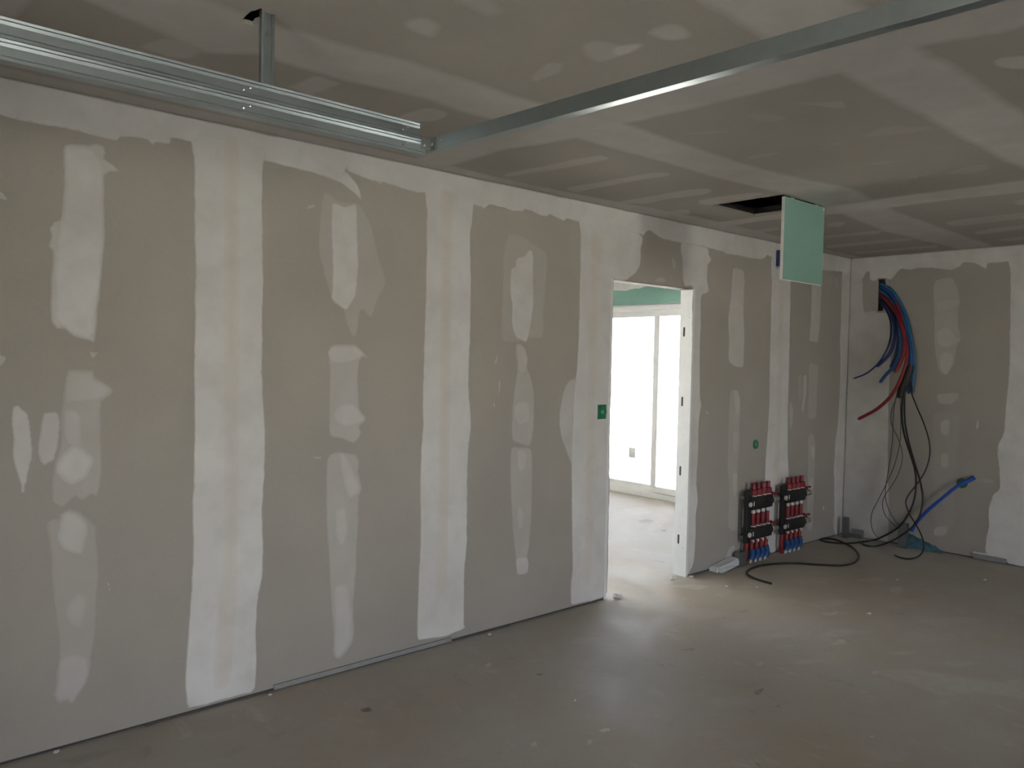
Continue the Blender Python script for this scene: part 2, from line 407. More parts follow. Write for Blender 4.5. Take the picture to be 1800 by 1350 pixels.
PATCHES = [
('L', 'joint_compound', [(-9.9, 2.638), (-9.9, 2.4), (-8.4, 2.41), (-7.5, 2.4), (-6.987, 2.497), (-6.88, 2.493), (-6.768, 2.487), (-6.63, 2.485), (-6.505, 2.476), (-6.472, 2.475), (-6.455, 2.492), (-6.395, 2.504), (-6.357, 2.505), (-6.327, 2.479), (-6.311, 2.504), (-6.26, 2.504), (-6.251, 2.533), (-6.157, 2.529), (-6.01, 2.517), (-5.841, 2.507), (-5.737, 2.504), (-5.606, 2.5), (-5.514, 2.485), (-5.435, 2.47), (-5.364, 2.433), (-5.314, 2.395), (-5.325, 2.456), (-5.365, 2.504), (-5.414, 2.541), (-5.356, 2.528), (-5.273, 2.516), (-5.226, 2.512), (-5.212, 2.494), (-5.198, 2.514), (-5.1, 2.503), (-4.974, 2.493), (-4.914, 2.499), (-4.764, 2.493), (-4.607, 2.485), (-4.54, 2.484), (-4.515, 2.472), (-4.477, 2.5), (-4.368, 2.496), (-4.301, 2.488), (-4.215, 2.497), (-4.197, 2.513), (-4.136, 2.511), (-4.079, 2.498), (-4.016, 2.496), (-3.992, 2.513), (-3.922, 2.498), (-3.862, 2.488), (-3.847, 2.505), (-3.717, 2.496), (-3.415, 2.486), (-3.114, 2.492), (-3.083, 2.484), (-3.023, 2.53), (-2.868, 2.493), (-2.648, 2.489), (-2.328, 2.486), (-2.125, 2.482), (-2.078, 2.469), (-1.968, 2.472), (-1.765, 2.465), (-1.554, 2.477), (-1.486, 2.516), (-1.415, 2.509), (-1.1, 2.453), (-0.867, 2.46), (-0.604, 2.468), (-0.284, 2.491), (-0.173, 2.496), (-0.001, 2.513), (-0.002, 2.638)], 1, 0.008, 0, 0, 0.004),
('L', 'joint_compound', [(-6.154, 2.572), (-6.158, 2.41), (-6.156, 2.113), (-6.15, 1.764), (-6.152, 1.413), (-6.148, 1.16), (-6.153, 0.907), (-6.154, 0.678), (-6.162, 0.449), (-6.173, 0.273), (-6.182, 0.147), (-6.176, 0.055), (-6.166, 0.022), (-5.872, 0.021), (-5.855, 0.035), (-5.843, 0.168), (-5.847, 0.251), (-5.843, 0.44), (-5.825, 0.545), (-5.82, 0.599), (-5.823, 0.87), (-5.814, 1.085), (-5.816, 1.219), (-5.829, 1.434), (-5.833, 1.78), (-5.837, 2.15), (-5.841, 2.465), (-5.848, 2.563)], 1, 0.01, 1, 0, 0.004),
('L', 'joint_tape', [(-6.042, 2.582), (-6.043, 2.177), (-6.041, 1.668), (-6.033, 1.153), (-6.034, 0.633), (-6.063, 0.377), (-6.07, 0.079), (-5.96, 0.076), (-5.936, 0.351), (-5.925, 0.615), (-5.925, 1.146), (-5.928, 1.671), (-5.933, 2.191), (-5.945, 2.581)], 0.92, 0.05, 2, 0.5, 0.0),
('L', 'joint_compound', [(-4.916, 2.563), (-4.915, 2.379), (-4.916, 2.072), (-4.916, 1.702), (-4.925, 1.392), (-4.921, 1.205), (-4.93, 0.925), (-4.923, 0.58), (-4.932, 0.267), (-4.935, 0.078), (-4.923, 0.054), (-4.858, 0.049), (-4.724, 0.039), (-4.59, 0.059), (-4.603, 0.089), (-4.602, 0.403), (-4.593, 0.533), (-4.595, 0.797), (-4.593, 1.059), (-4.58, 1.206), (-4.582, 1.288), (-4.602, 1.451), (-4.596, 1.679), (-4.599, 1.97), (-4.606, 2.292), (-4.609, 2.548)], 1, 0.01, 1, 0, 0.004),
('L', 'joint_tape', [(-4.843, 2.543), (-4.839, 2.172), (-4.832, 1.704), (-4.83, 1.233), (-4.831, 0.758), (-4.832, 0.28), (-4.722, 0.292), (-4.712, 0.744), (-4.711, 1.228), (-4.714, 1.708), (-4.721, 2.184), (-4.725, 2.531)], 0.92, 0.05, 2, 0.55, 0.0),
('L', 'joint_compound', [(-3.718, 2.54), (-3.714, 2.395), (-3.71, 2.141), (-3.712, 1.885), (-3.718, 1.592), (-3.734, 1.445), (-3.744, 1.262), (-3.749, 0.95), (-3.739, 0.783), (-3.738, 0.616), (-3.728, 0.448), (-3.716, 0.26), (-3.728, 0.132), (-3.726, 0.075), (-3.719, 0.022), (-3.633, 0.017), (-3.523, 0.011), (-3.433, 0.014), (-3.377, 0.038), (-3.373, 0.088), (-3.37, 0.321), (-3.371, 0.516), (-3.374, 0.749), (-3.377, 0.981), (-3.38, 1.365), (-3.382, 1.595), (-3.382, 1.901), (-3.386, 2.163), (-3.389, 2.395), (-3.396, 2.583)], 1, 0.01, 1, 0, 0.004),
('L', 'filler_patch', [(-3.721, 1.511), (-3.742, 1.504), (-3.793, 1.482), (-3.833, 1.431), (-3.865, 1.33), (-3.872, 1.23), (-3.848, 1.12), (-3.805, 1.045), (-3.749, 0.95), (-3.725, 1.003), (-3.716, 1.224)], 0.55, 0.014, 0, 0, 0.004),
('L', 'joint_tape', [(-3.642, 2.477), (-3.634, 2.11), (-3.636, 1.37), (-3.632, 0.623), (-3.626, 0.133), (-3.517, 0.152), (-3.511, 0.609), (-3.515, 1.368), (-3.509, 2.12), (-3.499, 2.457)], 0.92, 0.05, 2, 0.5, 0.0),
('L', 'joint_compound', [(-3.501, 2.513), (-3.114, 2.496), (-3.104, 2.387), (-3.106, 2.289), (-3.152, 2.226), (-3.211, 2.186), (-3.258, 2.162), (-3.386, 2.163), (-3.491, 2.234)], 1, 0.012, 2, 0, 0.004),
('L', 'joint_compound', [(-2.648, 2.493), (-2.635, 2.354), (-2.623, 2.251), (-2.599, 2.178), (-2.494, 2.177), (-2.494, 2.03), (-2.49, 1.776), (-2.484, 1.35), (-2.486, 1.094), (-2.481, 0.665), (-2.477, 0.277), (-2.479, 0.014), (-2.458, 0.01), (-2.403, 0.062), (-2.377, 0.128), (-2.371, 0.319), (-2.377, 0.451), (-2.354, 0.575), (-2.375, 0.699), (-2.373, 0.811), (-2.369, 0.898), (-2.371, 1.093), (-2.363, 1.218), (-2.344, 1.296), (-2.364, 1.391), (-2.385, 1.693), (-2.379, 1.865), (-2.38, 2.036), (-2.377, 2.122), (-2.29, 2.163), (-2.317, 2.255), (-2.308, 2.364), (-2.265, 2.402), (-2.304, 2.446), (-2.329, 2.495)], 0.98, 0.01, 2, 0, 0.004),
('L', 'filler_patch', [(-2.764, 2.374), (-2.723, 2.366), (-2.701, 2.306), (-2.733, 2.279), (-2.755, 2.318)], 0.35, 0.01, 0, 0, 0.004),
('L', 'filler_patch', [(-2.951, 2.183), (-2.908, 2.223), (-2.837, 2.221), (-2.822, 2.185)], 0.4, 0.012, 0, 0, 0.004),
('L', 'joint_compound', [(-1.407, 2.52), (-1.402, 2.283), (-1.403, 1.999), (-1.396, 1.714), (-1.383, 1.331), (-1.393, 1.044), (-1.409, 0.853), (-1.416, 0.662), (-1.399, 0.371), (-1.37, 0.174), (-1.328, 0.061), (-1.279, 0.004), (-1.215, 0.006), (-1.108, 0.09), (-1.077, 0.21), (-1.036, 0.48), (-1.018, 0.653), (-1.048, 0.83), (-1.06, 1.029), (-1.069, 1.326), (-1.074, 1.72), (-1.082, 2.015), (-1.091, 2.308), (-1.091, 2.464)], 1, 0.01, 1, 0, 0.004),
('L', 'joint_tape', [(-1.318, 2.385), (-1.297, 1.716), (-1.294, 1.04), (-1.296, 0.457), (-1.166, 0.444), (-1.155, 1.033), (-1.158, 1.719), (-1.181, 2.397)], 0.92, 0.05, 2, 0.5, 0.0),
('L', 'joint_compound', [(-0.164, 2.539), (-0.168, 2.273), (-0.168, 1.953), (-0.171, 1.846), (-0.145, 1.633), (-0.145, 1.31), (-0.16, 1.042), (-0.195, 0.909), (-0.205, 0.721), (-0.21, 0.641), (-0.19, 0.505), (-0.171, 0.233), (-0.185, 0.115), (-0.131, 0.004), (-0.002, 0.02), (-0.002, 2.5)], 0.75, 0.01, 1, 0, 0.004),
('L', 'filler_patch', [(-6.664, 2.426), (-6.619, 2.439), (-6.574, 2.441), (-6.547, 2.458), (-6.515, 2.45), (-6.511, 2.419), (-6.517, 2.399), (-6.483, 2.385), (-6.448, 2.347), (-6.476, 2.347), (-6.512, 2.327), (-6.514, 2.239), (-6.509, 2.103), (-6.513, 2.023), (-6.522, 2.009), (-6.528, 1.869), (-6.536, 1.764), (-6.54, 1.687), (-6.554, 1.638), (-6.59, 1.651), (-6.635, 1.665), (-6.662, 1.692), (-6.692, 1.693), (-6.71, 1.721), (-6.714, 1.772), (-6.708, 1.92), (-6.707, 2.003), (-6.724, 2.021), (-6.713, 2.06), (-6.721, 2.093), (-6.705, 2.112), (-6.724, 2.125), (-6.677, 2.134), (-6.667, 2.298), (-6.67, 2.345)], 0.72, 0.014, 0, 0, 0.004),
('L', 'filler_patch', [(-6.662, 2.42), (-6.609, 2.432), (-6.557, 2.429), (-6.519, 2.383), (-6.516, 2.238), (-6.515, 2.025), (-6.53, 1.869), (-6.542, 1.764), (-6.548, 1.687), (-6.565, 1.656), (-6.602, 1.669), (-6.644, 1.683), (-6.672, 1.712), (-6.692, 1.738), (-6.696, 1.827), (-6.7, 1.939), (-6.695, 2.029), (-6.683, 2.108), (-6.671, 2.211), (-6.664, 2.324)], 0.95, 0.02, 1, 0, 0.004),
('L', 'filler_patch', [(-6.653, 1.531), (-6.608, 1.54), (-6.55, 1.536), (-6.545, 1.51), (-6.511, 1.489), (-6.478, 1.459), (-6.474, 1.44), (-6.504, 1.414), (-6.521, 1.403), (-6.519, 1.306), (-6.52, 1.168), (-6.528, 1.046), (-6.545, 1.007), (-6.556, 1.023), (-6.596, 1.003), (-6.621, 1.02), (-6.664, 0.98), (-6.704, 1.008), (-6.708, 1.063), (-6.701, 1.155), (-6.679, 1.229), (-6.673, 1.354), (-6.665, 1.447)], 0.3, 0.014, 0, 0, 0.004),
('L', 'filler_patch', [(-6.653, 1.526), (-6.608, 1.536), (-6.552, 1.531), (-6.543, 1.503), (-6.509, 1.485), (-6.478, 1.456), (-6.508, 1.419), (-6.564, 1.406), (-6.626, 1.403), (-6.663, 1.412)], 0.48, 0.022, 1, 0, 0.004),
('L', 'filler_patch', [(-6.663, 1.371), (-6.63, 1.382), (-6.601, 1.36), (-6.593, 1.282), (-6.599, 1.212), (-6.646, 1.227), (-6.669, 1.285)], 0.55, 0.02, 1, 0, 0.004),
('L', 'filler_patch', [(-6.679, 1.194), (-6.654, 1.22), (-6.63, 1.242), (-6.58, 1.221), (-6.546, 1.165), (-6.563, 1.117), (-6.588, 1.084), (-6.633, 1.063), (-6.67, 1.084), (-6.701, 1.123), (-6.697, 1.168)], 0.82, 0.03, 2, 0, 0.004),
('L', 'filler_patch', [(-6.724, 0.937), (-6.702, 0.948), (-6.682, 0.946), (-6.674, 0.966), (-6.641, 0.983), (-6.61, 0.968), (-6.564, 0.927), (-6.541, 0.899), (-6.536, 0.808), (-6.529, 0.689), (-6.533, 0.554), (-6.535, 0.459), (-6.549, 0.368), (-6.564, 0.269), (-6.602, 0.208), (-6.627, 0.17), (-6.649, 0.192), (-6.676, 0.186), (-6.688, 0.212), (-6.704, 0.231), (-6.69, 0.259), (-6.691, 0.317), (-6.681, 0.368), (-6.681, 0.467), (-6.699, 0.625), (-6.706, 0.78), (-6.722, 0.896)], 0.24, 0.014, 0, 0, 0.004),
('L', 'filler_patch', [(-6.69, 0.887), (-6.678, 0.959), (-6.641, 0.978), (-6.587, 0.946), (-6.562, 0.904), (-6.568, 0.841), (-6.585, 0.782), (-6.628, 0.78), (-6.67, 0.809), (-6.692, 0.853)], 0.68, 0.03, 1, 0, 0.004),
('L', 'filler_patch', [(-6.64, 0.615), (-6.603, 0.64), (-6.565, 0.61), (-6.561, 0.564), (-6.577, 0.49), (-6.611, 0.469), (-6.656, 0.513), (-6.665, 0.577)], 0.45, 0.035, 1, 0, 0.004),
('L', 'filler_patch', [(-6.679, 0.367), (-6.627, 0.386), (-6.571, 0.361), (-6.56, 0.304), (-6.572, 0.252), (-6.606, 0.209), (-6.629, 0.175), (-6.654, 0.198), (-6.68, 0.194), (-6.696, 0.228), (-6.686, 0.277)], 0.42, 0.02, 1, 0, 0.004),
('L', 'filler_patch', [(-6.835, 1.396), (-6.822, 1.398), (-6.808, 1.384), (-6.785, 1.361), (-6.775, 1.283), (-6.766, 1.216), (-6.775, 1.152), (-6.787, 1.094), (-6.794, 1.08), (-6.794, 1.053), (-6.812, 1.054), (-6.814, 1.088), (-6.834, 1.156), (-6.84, 1.205), (-6.835, 1.262), (-6.84, 1.319), (-6.84, 1.368)], 0.78, 0.01, 0, 0, 0.004),
('L', 'filler_patch', [(-6.735, 1.36), (-6.709, 1.37), (-6.683, 1.365), (-6.673, 1.322), (-6.679, 1.245), (-6.691, 1.179), (-6.709, 1.167), (-6.73, 1.155), (-6.748, 1.174), (-6.756, 1.208), (-6.752, 1.273)], 0.66, 0.012, 1, 0, 0.004),
('L', 'filler_patch', [(-6.573, 1.612), (-6.531, 1.608), (-6.548, 1.587), (-6.56, 1.58)], 0.35, 0.006, 0, 0, 0.004),
('L', 'filler_patch', [(-6.891, 2.214), (-6.869, 2.203), (-6.856, 2.179), (-6.872, 2.179), (-6.894, 2.188)], 0.5, 0.006, 0, 0, 0.004),
('L', 'filler_patch', [(-6.891, 1.594), (-6.857, 1.584), (-6.865, 1.556), (-6.891, 1.542)], 0.5, 0.006, 0, 0, 0.004),
('L', 'filler_patch', [(-6.501, 0.653), (-6.492, 0.656), (-6.488, 0.634), (-6.496, 0.631)], 0.9, 0.003, 0, 0, 0.004),
('L', 'filler_patch', [(-6.494, 0.626), (-6.485, 0.624), (-6.488, 0.613), (-6.494, 0.616)], 0.9, 0.003, 0, 0, 0.004),
('L', 'filler_patch', [(-5.548, 2.316), (-5.538, 2.409), (-5.504, 2.42), (-5.44, 2.387), (-5.344, 2.396), (-5.314, 2.377), (-5.262, 2.295), (-5.245, 2.25), (-5.205, 2.114), (-5.161, 2.018), (-5.181, 1.951), (-5.211, 1.905), (-5.244, 1.809), (-5.261, 1.814), (-5.311, 1.846), (-5.326, 1.747), (-5.352, 1.706), (-5.402, 1.787), (-5.413, 1.841), (-5.474, 1.883), (-5.512, 1.964), (-5.558, 2.141)], 0.2, 0.014, 0, 0, 0.004),
('L', 'filler_patch', [(-5.487, 2.367), (-5.418, 2.368), (-5.344, 2.387), (-5.335, 2.271), (-5.328, 2.059), (-5.339, 1.929), (-5.361, 1.881), (-5.397, 1.839), (-5.454, 1.864), (-5.486, 1.899), (-5.482, 2.003), (-5.488, 2.199)], 0.8, 0.016, 1, 0, 0.004),
('L', 'filler_patch', [(-5.498, 1.636), (-5.464, 1.671), (-5.394, 1.676), (-5.345, 1.674), (-5.295, 1.641), (-5.257, 1.6), (-5.301, 1.603), (-5.319, 1.533), (-5.314, 1.416), (-5.303, 1.34), (-5.272, 1.307), (-5.275, 1.283), (-5.308, 1.252), (-5.301, 1.214), (-5.343, 1.166), (-5.409, 1.193), (-5.47, 1.207), (-5.489, 1.245), (-5.492, 1.402), (-5.487, 1.543)], 0.36, 0.014, 0, 0, 0.004),
('L', 'filler_patch', [(-5.498, 1.636), (-5.464, 1.668), (-5.391, 1.673), (-5.338, 1.669), (-5.291, 1.638), (-5.311, 1.602), (-5.389, 1.572), (-5.472, 1.577)], 0.6, 0.02, 1, 0, 0.004),
('L', 'filler_patch', [(-5.472, 1.333), (-5.421, 1.38), (-5.347, 1.382), (-5.286, 1.319), (-5.275, 1.286), (-5.318, 1.258), (-5.397, 1.25), (-5.452, 1.278)], 0.62, 0.03, 1, 0, 0.004),
('L', 'filler_patch', [(-5.49, 1.112), (-5.45, 1.135), (-5.395, 1.132), (-5.322, 1.112), (-5.308, 1.073), (-5.311, 1.018), (-5.289, 0.931), (-5.305, 0.888), (-5.307, 0.791), (-5.313, 0.529), (-5.329, 0.313), (-5.321, 0.21), (-5.326, 0.146), (-5.369, 0.091), (-5.404, 0.064), (-5.433, 0.071), (-5.453, 0.122), (-5.448, 0.194), (-5.464, 0.391), (-5.476, 0.575), (-5.498, 0.79), (-5.499, 1.033)], 0.34, 0.014, 0, 0, 0.004),
('L', 'filler_patch', [(-5.433, 1.114), (-5.395, 1.129), (-5.348, 1.065), (-5.293, 0.937), (-5.312, 0.897), (-5.365, 0.879), (-5.398, 0.944)], 0.58, 0.028, 1, 0, 0.004),
('L', 'filler_patch', [(-5.457, 0.814), (-5.436, 0.846), (-5.39, 0.853), (-5.367, 0.804), (-5.362, 0.715), (-5.384, 0.654), (-5.423, 0.651), (-5.45, 0.712)], 0.58, 0.03, 1, 0, 0.004),
('L', 'filler_patch', [(-5.449, 0.452), (-5.364, 0.452), (-5.336, 0.314), (-5.327, 0.194), (-5.333, 0.148), (-5.378, 0.096), (-5.411, 0.071), (-5.437, 0.083), (-5.448, 0.161), (-5.447, 0.307)], 0.58, 0.03, 1, 0, 0.004),
('L', 'filler_patch', [(-5.618, 2.334), (-5.582, 2.35), (-5.579, 2.334), (-5.615, 2.318)], 0.35, 0.008, 0, 0, 0.004),
('L', 'filler_patch', [(-4.325, 2.361), (-4.216, 2.364), (-4.116, 2.324), (-4.014, 2.283), (-3.997, 2.194), (-4.004, 2.109), (-4.013, 1.923), (-4.022, 1.754), (-4.142, 1.739), (-4.169, 1.718), (-4.253, 1.715), (-4.356, 1.722), (-4.373, 1.862), (-4.365, 2.06), (-4.365, 2.207)], 0.17, 0.02, 0, 0, 0.004),
('L', 'filler_patch', [(-4.305, 2.149), (-4.27, 2.169), (-4.262, 2.214), (-4.23, 2.234), (-4.194, 2.244), (-4.167, 2.271), (-4.134, 2.281), (-4.118, 2.2), (-4.106, 1.976), (-4.117, 1.875), (-4.138, 1.781), (-4.165, 1.718), (-4.212, 1.733), (-4.253, 1.746), (-4.288, 1.836), (-4.29, 1.924), (-4.306, 2.004)], 0.72, 0.012, 1, 0, 0.004),
('L', 'filler_patch', [(-4.252, 1.705), (-4.211, 1.713), (-4.168, 1.687), (-4.143, 1.628), (-4.146, 1.566), (-4.116, 1.504), (-4.089, 1.409), (-4.083, 1.181), (-4.1, 1.105), (-4.132, 1.082), (-4.254, 1.12), (-4.27, 1.189), (-4.265, 1.346), (-4.25, 1.462), (-4.239, 1.565), (-4.255, 1.647)], 0.34, 0.014, 0, 0, 0.004),
('L', 'filler_patch', [(-4.248, 1.698), (-4.206, 1.71), (-4.168, 1.68), (-4.148, 1.621), (-4.155, 1.545), (-4.201, 1.524), (-4.235, 1.569)], 0.5, 0.02, 1, 0, 0.004),
('L', 'filler_patch', [(-4.251, 1.339), (-4.206, 1.369), (-4.14, 1.368), (-4.11, 1.301), (-4.127, 1.232), (-4.202, 1.214), (-4.249, 1.26)], 0.5, 0.025, 1, 0, 0.004),
('L', 'filler_patch', [(-4.271, 1.076), (-4.203, 1.086), (-4.098, 1.066), (-4.085, 0.921), (-4.084, 0.727), (-4.092, 0.53), (-4.112, 0.377), (-4.1, 0.297), (-4.199, 0.296), (-4.21, 0.364), (-4.233, 0.517), (-4.249, 0.616), (-4.275, 0.874)], 0.34, 0.014, 0, 0, 0.004),
('L', 'filler_patch', [(-4.225, 1.06), (-4.17, 1.077), (-4.131, 1.029), (-4.147, 0.954), (-4.203, 0.937)], 0.52, 0.02, 1, 0, 0.004),
('L', 'filler_patch', [(-4.215, 0.713), (-4.179, 0.73), (-4.148, 0.663), (-4.16, 0.577), (-4.203, 0.593)], 0.5, 0.02, 1, 0, 0.004),
('L', 'filler_patch', [(-4.211, 0.403), (-4.112, 0.395), (-4.105, 0.301), (-4.194, 0.302)], 0.6, 0.012, 1, 0, 0.004),
('L', 'filler_patch', [(-4.419, 1.584), (-4.402, 1.624), (-4.385, 1.644), (-4.392, 1.584)], 0.3, 0.005, 0, 0, 0.004),
('L', 'filler_patch', [(-4.381, 1.477), (-4.363, 1.49), (-4.366, 1.416), (-4.379, 1.409)], 0.3, 0.005, 0, 0, 0.004),
('L', 'filler_patch', [(-4.417, 1.343), (-4.409, 1.363), (-4.403, 1.329)], 0.4, 0.003, 0, 0, 0.004),
('L', 'filler_patch', [(-5.565, 1.117), (-5.522, 1.111), (-5.525, 1.103), (-5.562, 1.105)], 0.3, 0.004, 0, 0, 0.004),
('L', 'filler_patch', [(-1.971, 2.369), (-1.85, 2.371), (-1.807, 2.325), (-1.801, 2.061), (-1.782, 1.857), (-1.782, 1.705), (-1.792, 1.591), (-1.922, 1.59), (-2.005, 1.647), (-2.004, 1.79), (-2.021, 1.968), (-1.999, 2.148), (-1.99, 2.282)], 0.62, 0.014, 0, 0, 0.004),
('L', 'filler_patch', [(-1.968, 1.386), (-1.897, 1.417), (-1.83, 1.376), (-1.807, 1.247), (-1.817, 1.132), (-1.801, 0.984), (-1.821, 0.742), (-1.814, 0.603), (-1.804, 0.273), (-1.91, 0.277), (-1.946, 0.346), (-1.944, 0.615), (-1.976, 0.781), (-1.975, 1.071)], 0.22, 0.014, 0, 0, 0.004),
('L', 'filler_patch', [(-1.92, 1.386), (-1.864, 1.408), (-1.82, 1.339), (-1.815, 1.238), (-1.87, 1.203)], 0.4, 0.014, 1, 0, 0.004),
('L', 'filler_patch', [(-1.903, 1.067), (-1.838, 1.064), (-1.825, 0.972), (-1.861, 0.882), (-1.905, 0.954)], 0.36, 0.012, 1, 0, 0.004),
('L', 'filler_patch', [(-1.894, 0.734), (-1.821, 0.732), (-1.822, 0.603), (-1.843, 0.536), (-1.894, 0.587)], 0.45, 0.012, 1, 0, 0.004),
('L', 'filler_patch', [(-1.864, 0.161), (-1.822, 0.132), (-1.867, 0.064), (-1.904, 0.006), (-1.97, 0.034), (-1.934, 0.12)], 0.5, 0.01, 0, 0, 0.004),
('L', 'filler_patch', [(-0.732, 2.386), (-0.556, 2.375), (-0.551, 2.144), (-0.558, 1.937), (-0.582, 1.823), (-0.665, 1.826), (-0.737, 1.839), (-0.729, 2.032), (-0.732, 2.234)], 0.5, 0.012, 0, 0, 0.004),
('L', 'filler_patch', [(-0.734, 1.626), (-0.632, 1.637), (-0.557, 1.602), (-0.566, 1.421), (-0.562, 1.214), (-0.578, 1.136), (-0.712, 1.141), (-0.727, 1.371)], 0.22, 0.014, 0, 0, 0.004),
('L', 'filler_patch', [(-0.827, 1.514), (-0.767, 1.524), (-0.758, 1.372), (-0.783, 1.296), (-0.798, 1.21), (-0.838, 1.211), (-0.825, 1.322)], 0.45, 0.008, 1, 0, 0.004),
('L', 'filler_patch', [(-0.916, 1.514), (-0.857, 1.524), (-0.845, 1.322), (-0.894, 1.323)], 0.16, 0.01, 0, 0, 0.004),
('L', 'filler_patch', [(-1.055, 1.266), (-1.019, 1.295), (-0.976, 1.225), (-0.988, 1.1), (-1.024, 1.067)], 0.35, 0.01, 2, 0, 0.004),
('L', 'filler_patch', [(-0.702, 0.987), (-0.611, 0.998), (-0.559, 0.85), (-0.566, 0.642), (-0.563, 0.277), (-0.573, 0.111), (-0.678, 0.135), (-0.691, 0.498), (-0.701, 0.807)], 0.2, 0.014, 0, 0, 0.004),
('L', 'filler_patch', [(-0.655, 0.882), (-0.593, 0.888), (-0.577, 0.799), (-0.616, 0.76)], 0.4, 0.01, 1, 0, 0.004),
('L', 'filler_patch', [(-0.657, 0.598), (-0.583, 0.581), (-0.597, 0.479), (-0.647, 0.452)], 0.35, 0.01, 1, 0, 0.004),
('L', 'filler_patch', [(-0.666, 0.263), (-0.582, 0.237), (-0.585, 0.133), (-0.657, 0.132)], 0.35, 0.01, 1, 0, 0.004),
('L', 'filler_patch', [(-0.395, 0.3), (-0.375, 0.319), (-0.361, 0.275), (-0.382, 0.272)], 0.6, 0.003, 0, 0, 0.004),
('L', 'filler_patch', [(-2.283, 1.251), (-2.253, 1.232), (-2.237, 1.223), (-2.275, 1.229)], 0.6, 0.004, 0, 0, 0.004),
('L', 'filler_patch', [(-0.322, 2.409), (-0.247, 2.437), (-0.229, 2.348), (-0.294, 2.327)], 0.14, 0.01, 0, 0, 0.004),
('B', 'joint_compound', [(-0.002, 2.638), (-0.002, 2.44), (-0.029, 2.445), (-0.111, 2.429), (-0.132, 2.449), (-0.157, 2.5), (-0.178, 2.494), (-0.186, 2.419), (-0.245, 2.41), (-0.265, 2.435), (-0.327, 2.431), (-0.379, 2.412), (-0.419, 2.451), (-0.462, 2.5), (-0.547, 2.489), (-0.616, 2.494), (-0.741, 2.49), (-0.835, 2.474), (-0.891, 2.465), (-0.936, 2.481), (-0.963, 2.494), (-0.989, 2.521), (-1.069, 2.51), (-1.123, 2.478), (-1.167, 2.45), (-1.178, 2.497), (-1.242, 2.497), (-1.339, 2.499), (-1.442, 2.496), (-1.6, 2.47), (-2.6, 2.46), (-4.2, 2.47), (-5.98, 2.47), (-5.98, 2.638)], 0.9, 0.01, 0, 0, 0.004),
('B', 'joint_compound', [(-0.002, 2.5), (-0.002, 0.02), (-0.114, 0.004), (-0.223, 0.004), (-0.356, 0.004), (-0.439, 0.004), (-0.438, 0.283), (-0.415, 0.805), (-0.406, 1.224), (-0.406, 1.642), (-0.395, 1.954), (-0.375, 2.111), (-0.265, 2.119), (-0.26, 2.135), (-0.228, 2.136), (-0.206, 2.169), (-0.186, 2.133), (-0.148, 2.128), (-0.132, 2.278), (-0.122, 2.428), (-0.082, 2.495)], 0.72, 0.012, 1, 0, 0.004),
('B', 'joint_compound', [(-1.341, 2.55), (-1.342, 2.41), (-1.349, 2.222), (-1.357, 1.988), (-1.362, 1.612), (-1.354, 1.376), (-1.348, 1.187), (-1.339, 1.082), (-1.308, 1.008), (-1.299, 0.921), (-1.321, 0.757), (-1.33, 0.625), (-1.285, 0.571), (-1.255, 0.47), (-1.249, 0.388), (-1.257, 0.293), (-1.239, 0.169), (-1.248, 0.064), (-1.329, 0.051), (-1.398, 0.032), (-1.415, 0.007), (-1.531, 0.004), (-1.6, 0.01), (-1.68, 0.4), (-1.66, 1.2), (-1.63, 2.0), (-1.62, 2.5)], 1, 0.01, 1, 0, 0.004),
('B', 'filler_patch', [(-0.759, 2.379), (-0.824, 2.405), (-0.902, 2.4), (-0.946, 2.334), (-0.977, 2.21), (-0.967, 2.118), (-0.972, 1.971), (-0.993, 1.878), (-0.965, 1.799), (-0.951, 1.657), (-0.921, 1.602), (-0.877, 1.546), (-0.839, 1.565), (-0.809, 1.619), (-0.774, 1.819), (-0.753, 2.155), (-0.747, 2.3)], 0.3, 0.014, 0, 0, 0.004),
('B', 'filler_patch', [(-0.779, 2.199), (-0.881, 2.219), (-0.973, 2.206), (-0.943, 2.143), (-0.848, 2.107), (-0.783, 2.099)], 0.42, 0.016, 1, 0, 0.004),
('B', 'filler_patch', [(-0.789, 1.914), (-0.825, 1.963), (-0.89, 1.967), (-0.947, 1.907), (-0.994, 1.858), (-0.95, 1.814), (-0.869, 1.784), (-0.802, 1.824)], 0.52, 0.02, 1, 0, 0.004),
('B', 'filler_patch', [(-0.815, 1.719), (-0.86, 1.764), (-0.935, 1.74), (-0.938, 1.651), (-0.886, 1.551), (-0.828, 1.609)], 0.52, 0.02, 1, 0, 0.004),
('B', 'filler_patch', [(-0.817, 1.389), (-0.987, 1.407), (-0.981, 1.333), (-0.914, 1.295), (-0.83, 1.305)], 0.32, 0.014, 1, 0, 0.004),
('B', 'filler_patch', [(-0.845, 1.146), (-0.899, 1.179), (-0.937, 1.157), (-0.932, 1.038), (-0.882, 1.014), (-0.848, 1.056)], 0.4, 0.02, 1, 0, 0.004),
('B', 'filler_patch', [(-0.859, 0.867), (-0.91, 0.887), (-0.934, 0.85), (-0.933, 0.76), (-0.883, 0.734), (-0.857, 0.791)], 0.4, 0.02, 1, 0, 0.004),
('B', 'filler_patch', [(-0.847, 0.539), (-0.921, 0.569), (-0.951, 0.489), (-0.908, 0.408), (-0.851, 0.439)], 0.22, 0.025, 1, 0, 0.004),
('B', 'filler_patch', [(-0.822, 0.192), (-0.863, 0.235), (-0.942, 0.238), (-0.939, 0.173), (-0.89, 0.134), (-0.833, 0.134)], 0.42, 0.014, 1, 0, 0.004),
('B', 'filler_patch', [(-0.767, 1.195), (-1.016, 1.237), (-1.011, 0.868), (-1.007, 0.472), (-0.988, 0.221), (-0.832, 0.169), (-0.789, 0.592)], 0.1, 0.04, 0, 0, 0.004),
